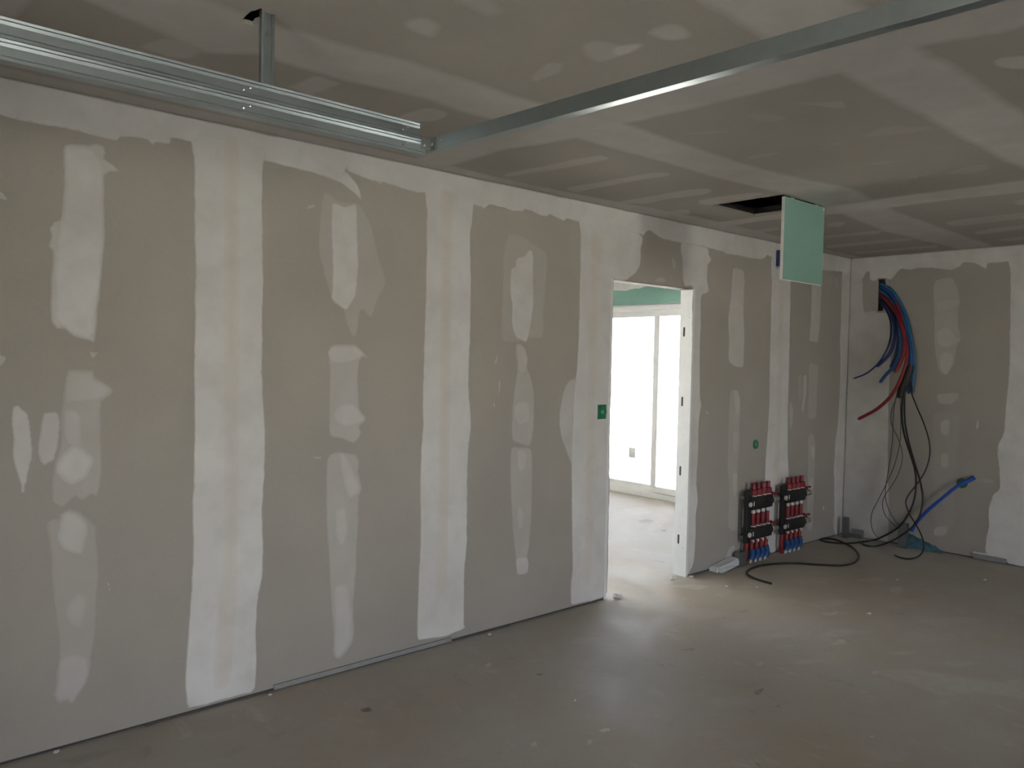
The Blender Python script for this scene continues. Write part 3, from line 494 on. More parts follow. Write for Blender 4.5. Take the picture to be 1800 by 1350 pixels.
('B', 'filler_patch', [(-1.134, 1.167), (-1.146, 1.197), (-1.162, 1.135), (-1.146, 1.095), (-1.132, 1.113)], 0.5, 0.008, 0, 0, 0.004),
('B', 'filler_patch', [(-1.103, 0.682), (-1.277, 0.694), (-1.309, 0.613), (-1.278, 0.656), (-1.126, 0.656)], 0.14, 0.008, 0, 0, 0.004),
('C', 'joint_compound', [(-9.95, -0.9), (-8.2, -0.86), (-7.2, -0.88), (-6.834, -0.93), (-6.718, -0.882), (-6.594, -0.842), (-6.485, -0.801), (-6.388, -0.778), (-6.253, -0.89), (-6.197, -0.871), (-5.929, -0.873), (-5.615, -0.913), (-5.402, -0.882), (-5.209, -0.899), (-4.972, -0.909), (-4.735, -0.954), (-4.404, -0.959), (-3.958, -0.971), (-3.599, -0.965), (-3.027, -1.021), (-2.4, -0.98), (-2.043, -0.945), (-1.335, -0.87), (-0.082, -0.936), (-0.01, -0.9), (-0.01, -1.2), (-0.119, -1.253), (-1.346, -1.279), (-2.208, -1.312), (-2.63, -1.377), (-2.93, -1.403), (-3.454, -1.317), (-3.655, -1.29), (-4.236, -1.284), (-4.764, -1.305), (-5.107, -1.255), (-5.393, -1.23), (-5.588, -1.238), (-5.874, -1.243), (-6.118, -1.208), (-6.336, -1.214), (-6.458, -1.217), (-6.529, -1.226), (-7.3, -1.24), (-9.95, -1.22)], 0.42, 0.05, 0, 0, 0.008),
('C', 'joint_compound', [(-9.95, -2.14), (-7.0, -2.15), (-5.554, -2.172), (-5.22, -2.152), (-4.706, -2.173), (-3.865, -2.186), (-3.121, -2.185), (-2.695, -2.193), (-1.5, -2.2), (-0.01, -2.18), (-0.01, -2.5), (-2.0, -2.52), (-3.855, -2.519), (-3.889, -2.515), (-4.278, -2.519), (-4.54, -2.511), (-4.742, -2.503), (-5.21, -2.506), (-7.0, -2.5), (-9.95, -2.5)], 0.47, 0.05, 1, 0, 0.008),
('C', 'joint_compound', [(-9.95, -3.45), (-5.0, -3.43), (-0.01, -3.44), (-0.01, -3.77), (-5.0, -3.78), (-9.95, -3.76)], 0.42, 0.04, 1, 0, 0.008),
('C', 'joint_compound', [(-4.84, -0.1), (-4.844, -0.609), (-4.797, -0.762), (-4.761, -0.954), (-4.765, -1.1), (-4.764, -1.305), (-4.724, -1.672), (-4.706, -2.173), (-4.73, -2.35), (-4.742, -2.503), (-4.704, -2.634), (-4.686, -2.752), (-4.7, -3.6), (-4.7, -5.9), (-5.08, -5.9), (-5.06, -3.0), (-5.1, -2.0), (-5.08, -1.2), (-5.12, -0.6), (-5.12, -0.1)], 0.44, 0.05, 2, 0, 0.008),
('C', 'joint_compound', [(-2.54, -1.15), (-2.555, -1.459), (-2.532, -1.808), (-2.526, -2.146), (-2.53, -3.0), (-2.55, -5.9), (-2.15, -5.9), (-2.16, -3.0), (-2.166, -2.044), (-2.202, -1.692), (-2.208, -1.312), (-2.2, -1.05), (-2.3, -0.5), (-2.28, -0.12), (-2.5, -0.12), (-2.5, -0.5)], 0.42, 0.04, 2, 0, 0.008),
('C', 'joint_compound', [(-9.95, -0.002), (-9.95, -0.15), (-7.0, -0.14), (-4.908, -0.152), (-4.583, -0.122), (-3.961, -0.133), (-2.931, -0.214), (-2.247, -0.223), (-1.386, -0.203), (-0.719, -0.122), (-0.01, -0.13), (-0.01, -0.002)], 0.36, 0.03, 3, 0, 0.006),
('C', 'filler_patch', [(-4.548, -0.218), (-4.516, -0.51), (-4.49, -0.822), (-4.433, -0.865), (-4.373, -0.831), (-4.376, -0.744), (-4.405, -0.482), (-4.474, -0.157)], 0.3, 0.02, 0, 0, 0.006),
('C', 'filler_patch', [(-4.057, -0.194), (-4.037, -0.478), (-4.007, -0.809), (-3.942, -0.877), (-3.879, -0.829), (-3.905, -0.618), (-3.915, -0.277), (-3.919, -0.154)], 0.3, 0.02, 0, 0, 0.006),
('C', 'filler_patch', [(-3.523, -0.148), (-3.535, -0.447), (-3.537, -0.66), (-3.485, -0.784), (-3.404, -0.78), (-3.34, -0.683), (-3.369, -0.45), (-3.368, -0.236)], 0.32, 0.02, 0, 0, 0.006),
('C', 'filler_patch', [(-3.228, -0.55), (-3.237, -0.695), (-3.223, -0.833), (-3.19, -0.94), (-3.128, -0.96), (-3.069, -0.827), (-3.079, -0.713), (-3.036, -0.515), (-3.131, -0.495)], 0.28, 0.02, 0, 0, 0.006),
('C', 'filler_patch', [(-3.042, -0.154), (-3.06, -0.286), (-2.999, -0.324), (-2.895, -0.254), (-2.872, -0.151), (-2.939, -0.109)], 0.3, 0.015, 0, 0, 0.006),
('C', 'filler_patch', [(-2.006, -0.184), (-2.023, -0.324), (-2.021, -0.403), (-1.917, -0.366), (-1.884, -0.242), (-1.917, -0.163)], 0.26, 0.015, 0, 0, 0.006),
('C', 'filler_patch', [(-1.925, -0.734), (-1.946, -0.816), (-1.908, -0.86), (-1.759, -0.775), (-1.782, -0.674)], 0.3, 0.012, 0, 0, 0.006),
('C', 'filler_patch', [(-1.43, -0.468), (-1.42, -0.692), (-1.391, -0.886), (-1.307, -0.862), (-1.259, -0.794), (-1.29, -0.63), (-1.287, -0.41)], 0.28, 0.012, 0, 0, 0.006),
('C', 'filler_patch', [(-0.94, -0.234), (-0.924, -0.553), (-0.901, -0.904), (-0.779, -0.864), (-0.776, -0.58), (-0.762, -0.18)], 0.28, 0.012, 0, 0, 0.006),
('C', 'filler_patch', [(-0.405, -0.213), (-0.394, -0.51), (-0.391, -0.882), (-0.247, -0.846), (-0.256, -0.45), (-0.267, -0.201)], 0.26, 0.01, 0, 0, 0.006),
('C', 'filler_patch', [(-4.549, -1.918), (-4.494, -1.983), (-4.437, -2.069), (-4.368, -2.07), (-4.337, -2.032), (-4.361, -1.997), (-4.449, -1.96)], 0.17, 0.02, 0, 0, 0.006),
('C', 'filler_patch', [(-4.545, -1.707), (-4.505, -1.769), (-4.422, -1.81), (-4.363, -1.804), (-4.376, -1.723), (-4.442, -1.69)], 0.1, 0.02, 0, 0, 0.006),
('C', 'filler_patch', [(-4.491, -1.363), (-4.465, -1.465), (-4.391, -1.541), (-4.367, -1.503), (-4.416, -1.401)], 0.1, 0.02, 0, 0, 0.006),
('C', 'filler_patch', [(-3.921, -1.883), (-3.98, -1.998), (-3.979, -2.093), (-3.914, -2.113), (-3.856, -2.183), (-3.805, -2.14), (-3.826, -1.98)], 0.13, 0.03, 0, 0, 0.006),
('C', 'filler_patch', [(-3.957, -1.345), (-3.957, -1.469), (-3.899, -1.514), (-3.871, -1.419), (-3.89, -1.335)], 0.12, 0.02, 0, 0, 0.006),
('C', 'filler_patch', [(-3.929, -1.687), (-3.903, -1.783), (-3.859, -1.815), (-3.839, -1.751)], 0.09, 0.02, 0, 0, 0.006),
('C', 'filler_patch', [(-3.421, -1.693), (-3.422, -1.807), (-3.362, -1.837), (-3.34, -1.743)], 0.08, 0.02, 0, 0, 0.006),
('C', 'filler_patch', [(-2.929, -1.891), (-3.029, -2.035), (-3.0, -2.117), (-2.888, -2.097), (-2.85, -1.975)], 0.15, 0.02, 0, 0, 0.006),
('C', 'filler_patch', [(-2.929, -1.657), (-2.993, -1.728), (-3.003, -1.794), (-2.932, -1.754)], 0.16, 0.012, 0, 0, 0.006),
('C', 'filler_patch', [(-4.468, -2.596), (-4.489, -2.631), (-4.472, -2.676), (-4.417, -2.757), (-4.271, -2.719), (-4.327, -2.634), (-4.391, -2.593)], 0.42, 0.02, 0, 0, 0.006),
('C', 'filler_patch', [(-1.435, -1.357), (-1.501, -1.519), (-1.503, -1.858), (-1.505, -2.167), (-1.294, -2.119), (-1.258, -1.79), (-1.22, -1.386), (-1.266, -1.334)], 0.28, 0.015, 0, 0, 0.006),
('C', 'filler_patch', [(-0.877, -1.355), (-0.965, -1.49), (-0.993, -1.715), (-1.019, -1.992), (-0.871, -1.957), (-0.811, -1.664), (-0.732, -1.358)], 0.28, 0.012, 0, 0, 0.006),
('C', 'filler_patch', [(-0.386, -1.368), (-0.446, -1.562), (-0.464, -1.788), (-0.348, -1.759), (-0.263, -1.51), (-0.251, -1.388)], 0.26, 0.01, 0, 0, 0.006),
('C', 'filler_patch', [(-1.924, -1.919), (-1.956, -1.986), (-1.963, -2.217), (-1.782, -2.174), (-1.768, -1.933), (-1.795, -1.903)], 0.28, 0.015, 0, 0, 0.006),
('C', 'filler_patch', [(-6.053, -1.461), (-6.058, -1.514), (-6.027, -1.56), (-5.989, -1.559), (-5.944, -1.539), (-5.925, -1.498), (-5.906, -1.429), (-5.963, -1.429), (-6.011, -1.432)], 0.34, 0.03, 0, 0, 0.006),
('C', 'filler_patch', [(-6.041, -1.7), (-6.097, -1.714), (-5.985, -1.803), (-5.927, -1.785), (-5.87, -1.746), (-5.882, -1.68), (-5.922, -1.674), (-5.97, -1.681)], 0.22, 0.04, 0, 0, 0.006),
('C', 'filler_patch', [(-5.475, -1.944), (-5.491, -2.016), (-5.461, -2.057), (-5.399, -2.06), (-5.329, -2.026), (-5.343, -1.969), (-5.396, -1.936)], 0.34, 0.03, 0, 0, 0.006),
('C', 'filler_patch', [(-5.535, -1.722), (-5.547, -1.788), (-5.509, -1.819), (-5.458, -1.837), (-5.424, -1.889), (-5.384, -1.884), (-5.366, -1.842), (-5.361, -1.764), (-5.382, -1.67), (-5.444, -1.667)], 0.24, 0.03, 0, 0, 0.006),
('C', 'filler_patch', [(-5.457, -1.786), (-5.442, -1.84), (-5.412, -1.882), (-5.377, -1.844), (-5.37, -1.769), (-5.402, -1.744)], 0.52, 0.025, 1, 0, 0.006),
('C', 'filler_patch', [(-5.484, -1.44), (-5.519, -1.542), (-5.477, -1.591), (-5.417, -1.537), (-5.406, -1.453), (-5.421, -1.379)], 0.2, 0.02, 0, 0, 0.006),
('C', 'filler_patch', [(-6.06, -0.663), (-6.05, -0.794), (-6.032, -0.87), (-5.977, -0.875), (-5.91, -0.857), (-5.913, -0.756), (-5.933, -0.643), (-6.002, -0.649)], 0.3, 0.03, 0, 0, 0.006),
('C', 'filler_patch', [(-5.542, -0.606), (-5.543, -0.783), (-5.505, -0.863), (-5.4, -0.841), (-5.386, -0.719), (-5.455, -0.625)], 0.34, 0.02, 0, 0, 0.006),
('C', 'filler_patch', [(-6.599, -0.688), (-6.567, -0.812), (-6.498, -0.874), (-6.441, -0.844), (-6.407, -0.795), (-6.425, -0.683), (-6.493, -0.653)], 0.28, 0.03, 0, 0, 0.006),
('C', 'filler_patch', [(-7.053, -0.768), (-7.047, -0.917), (-6.935, -0.931), (-6.919, -0.837), (-6.924, -0.68), (-6.943, -0.592), (-7.002, -0.604)], 0.34, 0.03, 0, 0, 0.006),
('C', 'filler_patch', [(-5.716, -2.073), (-5.67, -2.156), (-5.619, -2.25), (-5.53, -2.244), (-5.569, -2.157), (-5.647, -2.057)], 0.2, 0.04, 0, 0, 0.006),
('N', 'joint_compound', [(3.9, 2.62), (3.9, 2.47), (3.3, 2.475), (2.979, 2.484), (2.778, 2.467), (2.672, 2.482), (2.559, 2.483), (2.43, 2.503), (2.263, 2.494), (2.019, 2.487), (1.5, 2.55), (1.0, 2.6), (0.5, 2.62)], 0.95, 0.01, 0, 0, 0.004),
('F', 'plaster_smear', [(-3.004, -1.379), (-2.857, -1.375), (-2.835, -1.416), (-2.897, -1.463), (-3.0, -1.428)], 0.3, 0.03, 0, 0, 0.008),
('F', 'plaster_smear', [(-2.961, -1.269), (-2.71, -1.249), (-2.589, -1.37), (-2.578, -1.469), (-2.749, -1.41), (-2.898, -1.343)], 0.2, 0.05, 0, 0, 0.008),
('F', 'plaster_smear', [(-3.194, -1.742), (-2.982, -1.831), (-2.895, -2.028), (-2.811, -2.191), (-2.648, -2.274), (-2.615, -2.393), (-2.865, -2.457), (-3.015, -2.353), (-3.097, -2.203), (-3.276, -2.11), (-3.244, -1.937), (-3.262, -1.831)], 0.22, 0.06, 0, 0, 0.008),
('F', 'plaster_smear', [(-3.223, -1.719), (-3.158, -1.741), (-3.201, -1.775), (-3.258, -1.759)], 0.4, 0.02, 0, 0, 0.008),
('F', 'plaster_smear', [(-3.54, -1.805), (-3.474, -1.824), (-3.518, -1.841)], 0.45, 0.012, 0, 0, 0.008),
('F', 'plaster_smear', [(-3.612, -1.27), (-3.53, -1.272), (-3.577, -1.318), (-3.636, -1.312)], 0.35, 0.02, 0, 0, 0.008),
('F', 'plaster_smear', [(-4.031, -1.19), (-3.951, -1.197), (-4.001, -1.232)], 0.3, 0.02, 0, 0, 0.008),
('F', 'plaster_smear', [(-4.851, -1.263), (-4.796, -1.274), (-4.803, -1.303), (-4.848, -1.293)], 0.55, 0.01, 0, 0, 0.008),
('F', 'plaster_smear', [(-4.962, -1.293), (-4.929, -1.308), (-4.966, -1.335), (-4.988, -1.324)], 0.5, 0.01, 0, 0, 0.008),
('F', 'plaster_smear', [(-5.157, -1.161), (-5.128, -1.165), (-5.149, -1.199), (-5.176, -1.189)], 0.45, 0.01, 0, 0, 0.008),
('F', 'plaster_smear', [(-4.76, -0.379), (-4.716, -0.374), (-4.742, -0.423), (-4.78, -0.422)], 0.45, 0.01, 0, 0, 0.008),
('F', 'plaster_smear', [(-4.512, -0.027), (-4.459, -0.045), (-4.504, -0.069)], 0.4, 0.01, 0, 0, 0.008),
('F', 'plaster_smear', [(-2.782, -0.067), (-2.6, -0.134), (-2.532, -0.259), (-2.695, -0.276), (-2.763, -0.153)], 0.35, 0.03, 0, 0, 0.008),
('F', 'plaster_smear', [(-2.448, -0.394), (-2.098, -0.364), (-2.016, -0.504), (-2.222, -0.532)], 0.14, 0.03, 0, 0, 0.008),
('F', 'plaster_smear', [(-1.952, -0.514), (-1.69, -0.555), (-1.605, -0.739), (-1.923, -0.724)], 0.12, 0.05, 0, 0, 0.008),
('F', 'plaster_smear', [(-1.545, -1.103), (-1.406, -1.118), (-1.458, -1.188), (-1.663, -1.205)], 0.3, 0.02, 0, 0, 0.008),
('F', 'plaster_smear', [(-1.498, -0.82), (-1.29, -0.899), (-1.317, -0.997), (-1.522, -0.918)], 0.2, 0.03, 0, 0, 0.008),
('F', 'plaster_smear', [(-2.5, -1.066), (-2.362, -1.113), (-2.417, -1.159), (-2.511, -1.129)], 0.25, 0.02, 0, 0, 0.008),
('F', 'plaster_smear', [(-2.258, -1.254), (-2.176, -1.273), (-2.28, -1.309)], 0.35, 0.015, 0, 0, 0.008),
('F', 'plaster_smear', [(-3.249, -1.22), (-3.172, -1.258), (-3.215, -1.282)], 0.3, 0.015, 0, 0, 0.008),
('F', 'plaster_smear', [(-3.967, -2.047), (-3.935, -2.06), (-3.968, -2.08)], 0.4, 0.01, 0, 0, 0.008),
('F', 'plaster_smear', [(-3.503, -0.109), (-3.325, -0.027), (-3.262, -0.124), (-3.363, -0.352), (-3.691, -0.572), (-3.824, -0.53), (-3.737, -0.341)], 0.14, 0.06, 0, 0, 0.008),
('F', 'plaster_smear', [(-4.316, -0.65), (-4.091, -0.613), (-4.032, -0.769), (-4.356, -1.004), (-4.591, -0.989), (-4.603, -0.806)], 0.07, 0.08, 0, 0, 0.008),
('F', 'plaster_smear', [(-3.469, -1.373), (-3.34, -1.402), (-3.256, -1.49), (-3.409, -1.472)], 0.16, 0.03, 0, 0, 0.008),
('F', 'plaster_smear', [(-4.232, -1.36), (-4.056, -1.434), (-4.044, -1.551), (-4.232, -1.517)], 0.12, 0.05, 0, 0, 0.008),
('F', 'plaster_smear', [(-2.413, -0.859), (-2.09, -0.978), (-2.007, -1.139), (-2.376, -1.042)], 0.16, 0.05, 0, 0, 0.008),
('F', 'plaster_smear', [(-3.334, -0.375), (-3.026, -0.463), (-2.948, -0.717), (-3.259, -0.673)], 0.1, 0.05, 0, 0, 0.008),
('F', 'plaster_smear', [(-2.16, -1.502), (-1.82, -1.652), (-1.767, -1.836), (-2.125, -1.693)], 0.14, 0.05, 0, 0, 0.008),
('F', 'plaster_smear', [(-3.313, -0.992), (-3.106, -1.055), (-3.024, -1.195), (-3.248, -1.139)], 0.16, 0.04, 0, 0, 0.008),
('F', 'plaster_smear', [(-2.873, -1.664), (-2.739, -1.703), (-2.698, -1.78), (-2.841, -1.744)], 0.2, 0.03, 0, 0, 0.008),
('F', 'plaster_smear', [(-2.821, -1.887), (-2.604, -1.985), (-2.577, -2.091), (-2.776, -2.015)], 0.16, 0.04, 0, 0, 0.008),
('F', 'plaster_smear', [(-4.204, -0.41), (-4.045, -0.393), (-3.968, -0.502), (-4.135, -0.523)], 0.14, 0.04, 0, 0, 0.008),
('F', 'plaster_smear', [(-4.585, -1.52), (-4.421, -1.584), (-4.399, -1.684), (-4.54, -1.635)], 0.1, 0.05, 0, 0, 0.008),
('F', 'plaster_smear', [(-1.642, 1.164), (-0.689, 1.643), (-0.834, 1.384), (-1.412, 1.146), (-1.491, 1.359)], 0.12, 0.04, 0, 0, 0.008),
('F', 'plaster_smear', [(-0.793, 2.105), (-0.504, 2.023), (-0.612, 1.779), (-0.962, 1.726)], 0.12, 0.05, 0, 0, 0.008),
('F', 'dust_stain', [(-5.555, -0.437), (-5.503, -0.441), (-5.511, -0.488), (-5.55, -0.478)], 0.6, 0.01, 0, 0.9, 0.008),
('F', 'dust_stain', [(-4.653, -0.638), (-4.596, -0.655), (-4.621, -0.673)], 0.6, 0.006, 0, 0.9, 0.008),
('F', 'dust_stain', [(-3.943, -1.474), (-3.86, -1.48), (-3.916, -1.504), (-3.968, -1.505)], 0.45, 0.01, 0, 0.9, 0.008),
('F', 'dust_stain', [(-4.025, -1.63), (-3.959, -1.627), (-4.004, -1.647)], 0.5, 0.008, 0, 0.9, 0.008),
('F', 'dust_stain', [(-3.69, -1.778), (-3.641, -1.767), (-3.72, -1.803)], 0.45, 0.006, 0, 0.9, 0.008),
('F', 'dust_stain', [(-4.351, -1.828), (-4.332, -1.824), (-4.358, -1.842)], 0.7, 0.004, 0, 0.9, 0.008),
('F', 'dust_stain', [(-4.561, -1.853), (-4.554, -1.877), (-4.586, -1.902)], 0.5, 0.008, 0, 0.9, 0.008),
('F', 'dust_stain', [(-3.767, -0.902), (-3.676, -0.929), (-3.718, -0.952)], 0.3, 0.01, 0, 0.9, 0.008),
('F', 'dust_stain', [(-2.918, -0.697), (-2.811, -0.736), (-2.889, -0.764)], 0.3, 0.012, 0, 0.9, 0.008),
('F', 'dust_stain', [(-5.255, -1.247), (-5.233, -1.247), (-5.252, -1.267)], 0.5, 0.006, 0, 0.9, 0.008),
('F', 'dust_stain', [(-3.077, -0.718), (-3.047, -0.727), (-3.101, -0.755)], 0.5, 0.005, 0, 0.9, 0.008),
('F', 'dust_stain', [(-6.441, -0.205), (-6.38, -0.162), (-6.376, -0.245), (-6.432, -0.306)], 0.25, 0.03, 0, 0.9, 0.008),
('F', 'dust_stain', [(-6.722, -0.092), (-6.581, -0.091), (-6.447, -0.151), (-6.564, -0.192), (-6.682, -0.181)], 0.2, 0.04, 0, 0.9, 0.008),
('F', 'dust_stain', [(-6.212, -0.45), (-6.105, -0.417), (-6.079, -0.469), (-6.186, -0.501)], 0.2, 0.03, 0, 0.9, 0.008),
('F', 'dust_stain', [(-5.991, -0.381), (-5.898, -0.403), (-5.879, -0.472), (-5.975, -0.459)], 0.14, 0.04, 0, 0.9, 0.008),
('F', 'dust_stain', [(-1.124, 1.592), (-0.958, 1.579), (-1.025, 1.452), (-1.188, 1.466)], 0.3, 0.02, 0, 0.9, 0.008),
('F', 'dust_stain', [(-1.326, 1.146), (-1.209, 1.154), (-1.322, 1.081)], 0.4, 0.01, 0, 0.9, 0.008),
]
CONDUITS = [('teal', 0.0156, [(0.06, -0.25, 2.393), (0.03, -0.285, 2.384), (0.001, -0.377, 2.33), (-0.029, -0.469, 2.22), (-0.059, -0.551, 2.072), (-0.088, -0.608, 1.897), (-0.1, -0.643, 1.736), (-0.1, -0.653, 1.595), (-0.1, -0.641, 1.392)]), ('blue', 0.0156, [(0.06, -0.251, 2.367), (0.027, -0.287, 2.357), (-0.007, -0.371, 2.298), (-0.04, -0.465, 2.178), (-0.073, -0.544, 2.021), (-0.107, -0.603, 1.846), (-0.12, -0.633, 1.695), (-0.12, -0.634, 1.534), (-0.12, -0.62, 1.392)]), ('red', 0.0144, [(0.06, -0.251, 2.372), (0.029, -0.286, 2.357), (-0.002, -0.369, 2.299), (-0.033, -0.446, 2.21), (-0.064, -0.508, 2.093), (-0.095, -0.561, 1.923), (-0.126, -0.598, 1.785), (-0.157, -0.601, 1.643), (-0.188, -0.579, 1.522), (-0.2, -0.539, 1.419), (-0.2, -0.473, 1.32), (-0.2, -0.374, 1.227), (-0.2, -0.283, 1.169), (-0.2, -0.222, 1.134)]), ('red', 0.0156, [(0.06, -0.254, 2.293), (0.01, -0.297, 2.277), (-0.04, -0.383, 2.217), (-0.09, -0.468, 2.129), (-0.14, -0.537, 2.033), (-0.19, -0.591, 1.894), (-0.21, -0.604, 1.768), (-0.21, -0.578, 1.662), (-0.21, -0.537, 1.576)]), ('blue', 0.0144, [(0.06, -0.252, 2.335), (0.022, -0.291, 2.325), (-0.017, -0.372, 2.256), (-0.055, -0.453, 2.136), (-0.093, -0.519, 1.99), (-0.132, -0.555, 1.846), (-0.17, -0.555, 1.723), (-0.17, -0.509, 1.626), (-0.17, -0.442, 1.548), (-0.17, -0.393, 1.48)]), ('navy', 0.0144, [(0.06, -0.256, 2.245), (0.01, -0.299, 2.229), (-0.04, -0.375, 2.161), (-0.09, -0.44, 2.073), (-0.14, -0.49, 1.947), (-0.18, -0.501, 1.829), (-0.18, -0.46, 1.722), (-0.18, -0.367, 1.623)]), ('navy', 0.0072, [(0.06, -0.257, 2.213), (0.012, -0.299, 2.198), (-0.036, -0.364, 2.13), (-0.084, -0.423, 2.033), (-0.133, -0.453, 1.907), (-0.181, -0.448, 1.783), (-0.2, -0.39, 1.66), (-0.2, -0.286, 1.559), (-0.2, -0.166, 1.504)]), ('teal', 0.0132, [(0.06, -0.253, 2.319), (0.018, -0.293, 2.309), (-0.023, -0.38, 2.234), (-0.065, -0.474, 2.094), (-0.107, -0.521, 1.948), (-0.14, -0.544, 1.815), (-0.14, -0.524, 1.693), (-0.14, -0.483, 1.59)]), ('red', 0.0132, [(0.06, -0.255, 2.271), (0.016, -0.301, 2.251), (-0.027, -0.384, 2.187), (-0.071, -0.471, 2.089), (-0.115, -0.544, 1.948), (-0.15, -0.593, 1.795), (-0.15, -0.608, 1.644), (-0.15, -0.594, 1.502)]), ('blue', 0.0132, [(0.06, -0.252, 2.351), (0.032, -0.285, 2.342), (0.004, -0.372, 2.273), (-0.023, -0.464, 2.153), (-0.051, -0.531, 2.012), (-0.079, -0.577, 1.847), (-0.09, -0.602, 1.685), (-0.09, -0.597, 1.543), (-0.09, -0.577, 1.42)]), ('navy', 0.0132, [(0.06, -0.255, 2.266), (0.022, -0.298, 2.251), (-0.015, -0.373, 2.183), (-0.053, -0.449, 2.075), (-0.09, -0.499, 1.939), (-0.12, -0.511, 1.816), (-0.12, -0.49, 1.703), (-0.12, -0.458, 1.616)])]
CABLES = [('long', 0.0085, [(-0.14, -0.576, 1.481), (-0.15, -0.58, 1.34), (-0.16, -0.584, 1.188), (-0.17, -0.614, 1.029), (-0.18, -0.672, 0.869), (-0.2, -0.728, 0.726), (-0.22, -0.75, 0.606), (-0.24, -0.748, 0.469), (-0.26, -0.713, 0.341), (-0.3, -0.642, 0.209), (-0.02, -0.349, 0.02), (-0.171, -0.3, 0.007), (-0.372, -0.236, 0.007), (-0.468, -0.123, 0.007), (-0.459, -0.032, 0.007), (-0.44, -0.015, 0.011), (-0.378, -0.023, 0.013), (-0.369, -0.106, 0.019), (-0.432, -0.228, 0.019), (-0.51, -0.349, 0.007), (-0.741, -0.507, 0.007), (-0.998, -0.598, 0.007), (-1.195, -0.584, 0.007), (-1.33, -0.46, 0.007), (-1.439, -0.323, 0.007), (-1.608, -0.219, 0.007), (-1.793, -0.177, 0.007), (-1.975, -0.209, 0.007), (-2.071, -0.279, 0.007), (-2.129, -0.392, 0.007), (-2.143, -0.513, 0.007)]), ('short', 0.008, [(-0.15, -0.594, 1.482), (-0.16, -0.603, 1.341), (-0.17, -0.614, 1.165), (-0.18, -0.648, 1.002), (-0.19, -0.717, 0.789), (-0.2, -0.774, 0.632), (-0.22, -0.81, 0.486), (-0.24, -0.8, 0.343), (-0.26, -0.75, 0.233), (-0.3, -0.664, 0.138), (-0.102, -0.476, 0.02), (-0.278, -0.441, 0.007), (-0.31, -0.364, 0.007), (-0.211, -0.271, 0.007)]), ('looping', 0.0055, [(-0.12, -0.631, 1.483), (-0.13, -0.648, 1.393), (-0.15, -0.703, 1.276), (-0.17, -0.778, 1.127), (-0.19, -0.833, 0.984), (-0.21, -0.849, 0.854), (-0.22, -0.821, 0.724), (-0.23, -0.758, 0.598), (-0.24, -0.699, 0.501), (-0.26, -0.686, 0.432), (-0.28, -0.73, 0.341), (-0.3, -0.798, 0.256), (-0.33, -0.859, 0.172), (-0.36, -0.887, 0.094), (-0.358, -0.857, 0.02), (-0.488, -0.84, 0.007), (-0.532, -0.783, 0.007), (-0.481, -0.701, 0.007)]), ('thin', 0.003, [(-0.12, -0.543, 1.48), (-0.1, -0.505, 1.335), (-0.08, -0.46, 1.219), (-0.07, -0.46, 1.1), (-0.07, -0.525, 0.966), (-0.07, -0.564, 0.841), (-0.07, -0.554, 0.711), (-0.07, -0.499, 0.57), (-0.07, -0.427, 0.446), (-0.07, -0.404, 0.359), (-0.07, -0.433, 0.264), (-0.07, -0.507, 0.188), (-0.07, -0.568, 0.157)]), ('thin', 0.003, [(-0.12, -0.553, 1.48), (-0.1, -0.54, 1.337), (-0.09, -0.548, 1.132), (-0.08, -0.545, 0.952), (-0.08, -0.507, 0.743), (-0.08, -0.438, 0.553), (-0.08, -0.371, 0.397), (-0.08, -0.318, 0.273), (-0.08, -0.311, 0.166), (-0.06, -0.332, 0.077), (-0.05, -0.371, 0.035)]), ('thin', 0.003, [(-0.12, -0.538, 1.48), (-0.08, -0.48, 1.23), (-0.06, -0.467, 0.918), (-0.06, -0.441, 0.656), (-0.06, -0.422, 0.47), (-0.06, -0.452, 0.329), (-0.06, -0.527, 0.211), (-0.06, -0.579, 0.157)])]
DIAG = [(-0.09, -0.675, 0.158), (-0.08, -0.716, 0.25), (-0.07, -0.786, 0.346), (-0.06, -0.859, 0.432), (-0.055, -0.934, 0.512), (-0.05, -1.002, 0.585), (-0.045, -1.062, 0.637), (-0.03, -1.109, 0.666), (-0.02, -1.144, 0.694)]
HOLE = [(-6.426, -1.109), (-6.424, -1.157), (-6.427, -1.181), (-6.428, -1.22), (-6.42, -1.238), (-6.416, -1.263), (-6.393, -1.242), (-6.38, -1.244), (-6.368, -1.234), (-6.366, -1.213), (-6.377, -1.191), (-6.381, -1.17), (-6.386, -1.153), (-6.381, -1.124), (-6.395, -1.127), (-6.406, -1.123)]
BACKHOLE = [(-0.265, 2.425), (-0.328, 2.426), (-0.335, 2.373), (-0.335, 2.217), (-0.317, 2.134), (-0.27, 2.13)]
SLEEVE = [(-0.13, -0.634, 1.634), (-0.135, -0.615, 1.563), (-0.14, -0.599, 1.502), (-0.145, -0.579, 1.431), (-0.15, -0.56, 1.339)]
SLEEVE2 = [(-0.12, -0.63, 1.503), (-0.125, -0.639, 1.453), (-0.13, -0.647, 1.403)]
CRUMBS = [(-1.256, -1.043, 0.01), (-0.701, -1.465, 0.012), (-2.302, -0.488, 0.01), (-2.467, -0.344, 0.012), (-4.453, -0.049, 0.011), (-4.712, -0.991, 0.008), (-6.69, -0.02, 0.01), (-2.245, -1.278, 0.011), (-5.797, -0.039, 0.008)]


HATCH = (-3.03, -1.02, -2.53, -.52)           # ceiling access opening x0, y0, x1, y1
DOOR = (-3.385, -2.487, 2.165)                # door opening x0, x1, head
HATCH_POLY = [(HATCH[0], HATCH[1]), (HATCH[2], HATCH[1]), (HATCH[2], HATCH[3]), (HATCH[0], HATCH[3])]
ZT = H + .34

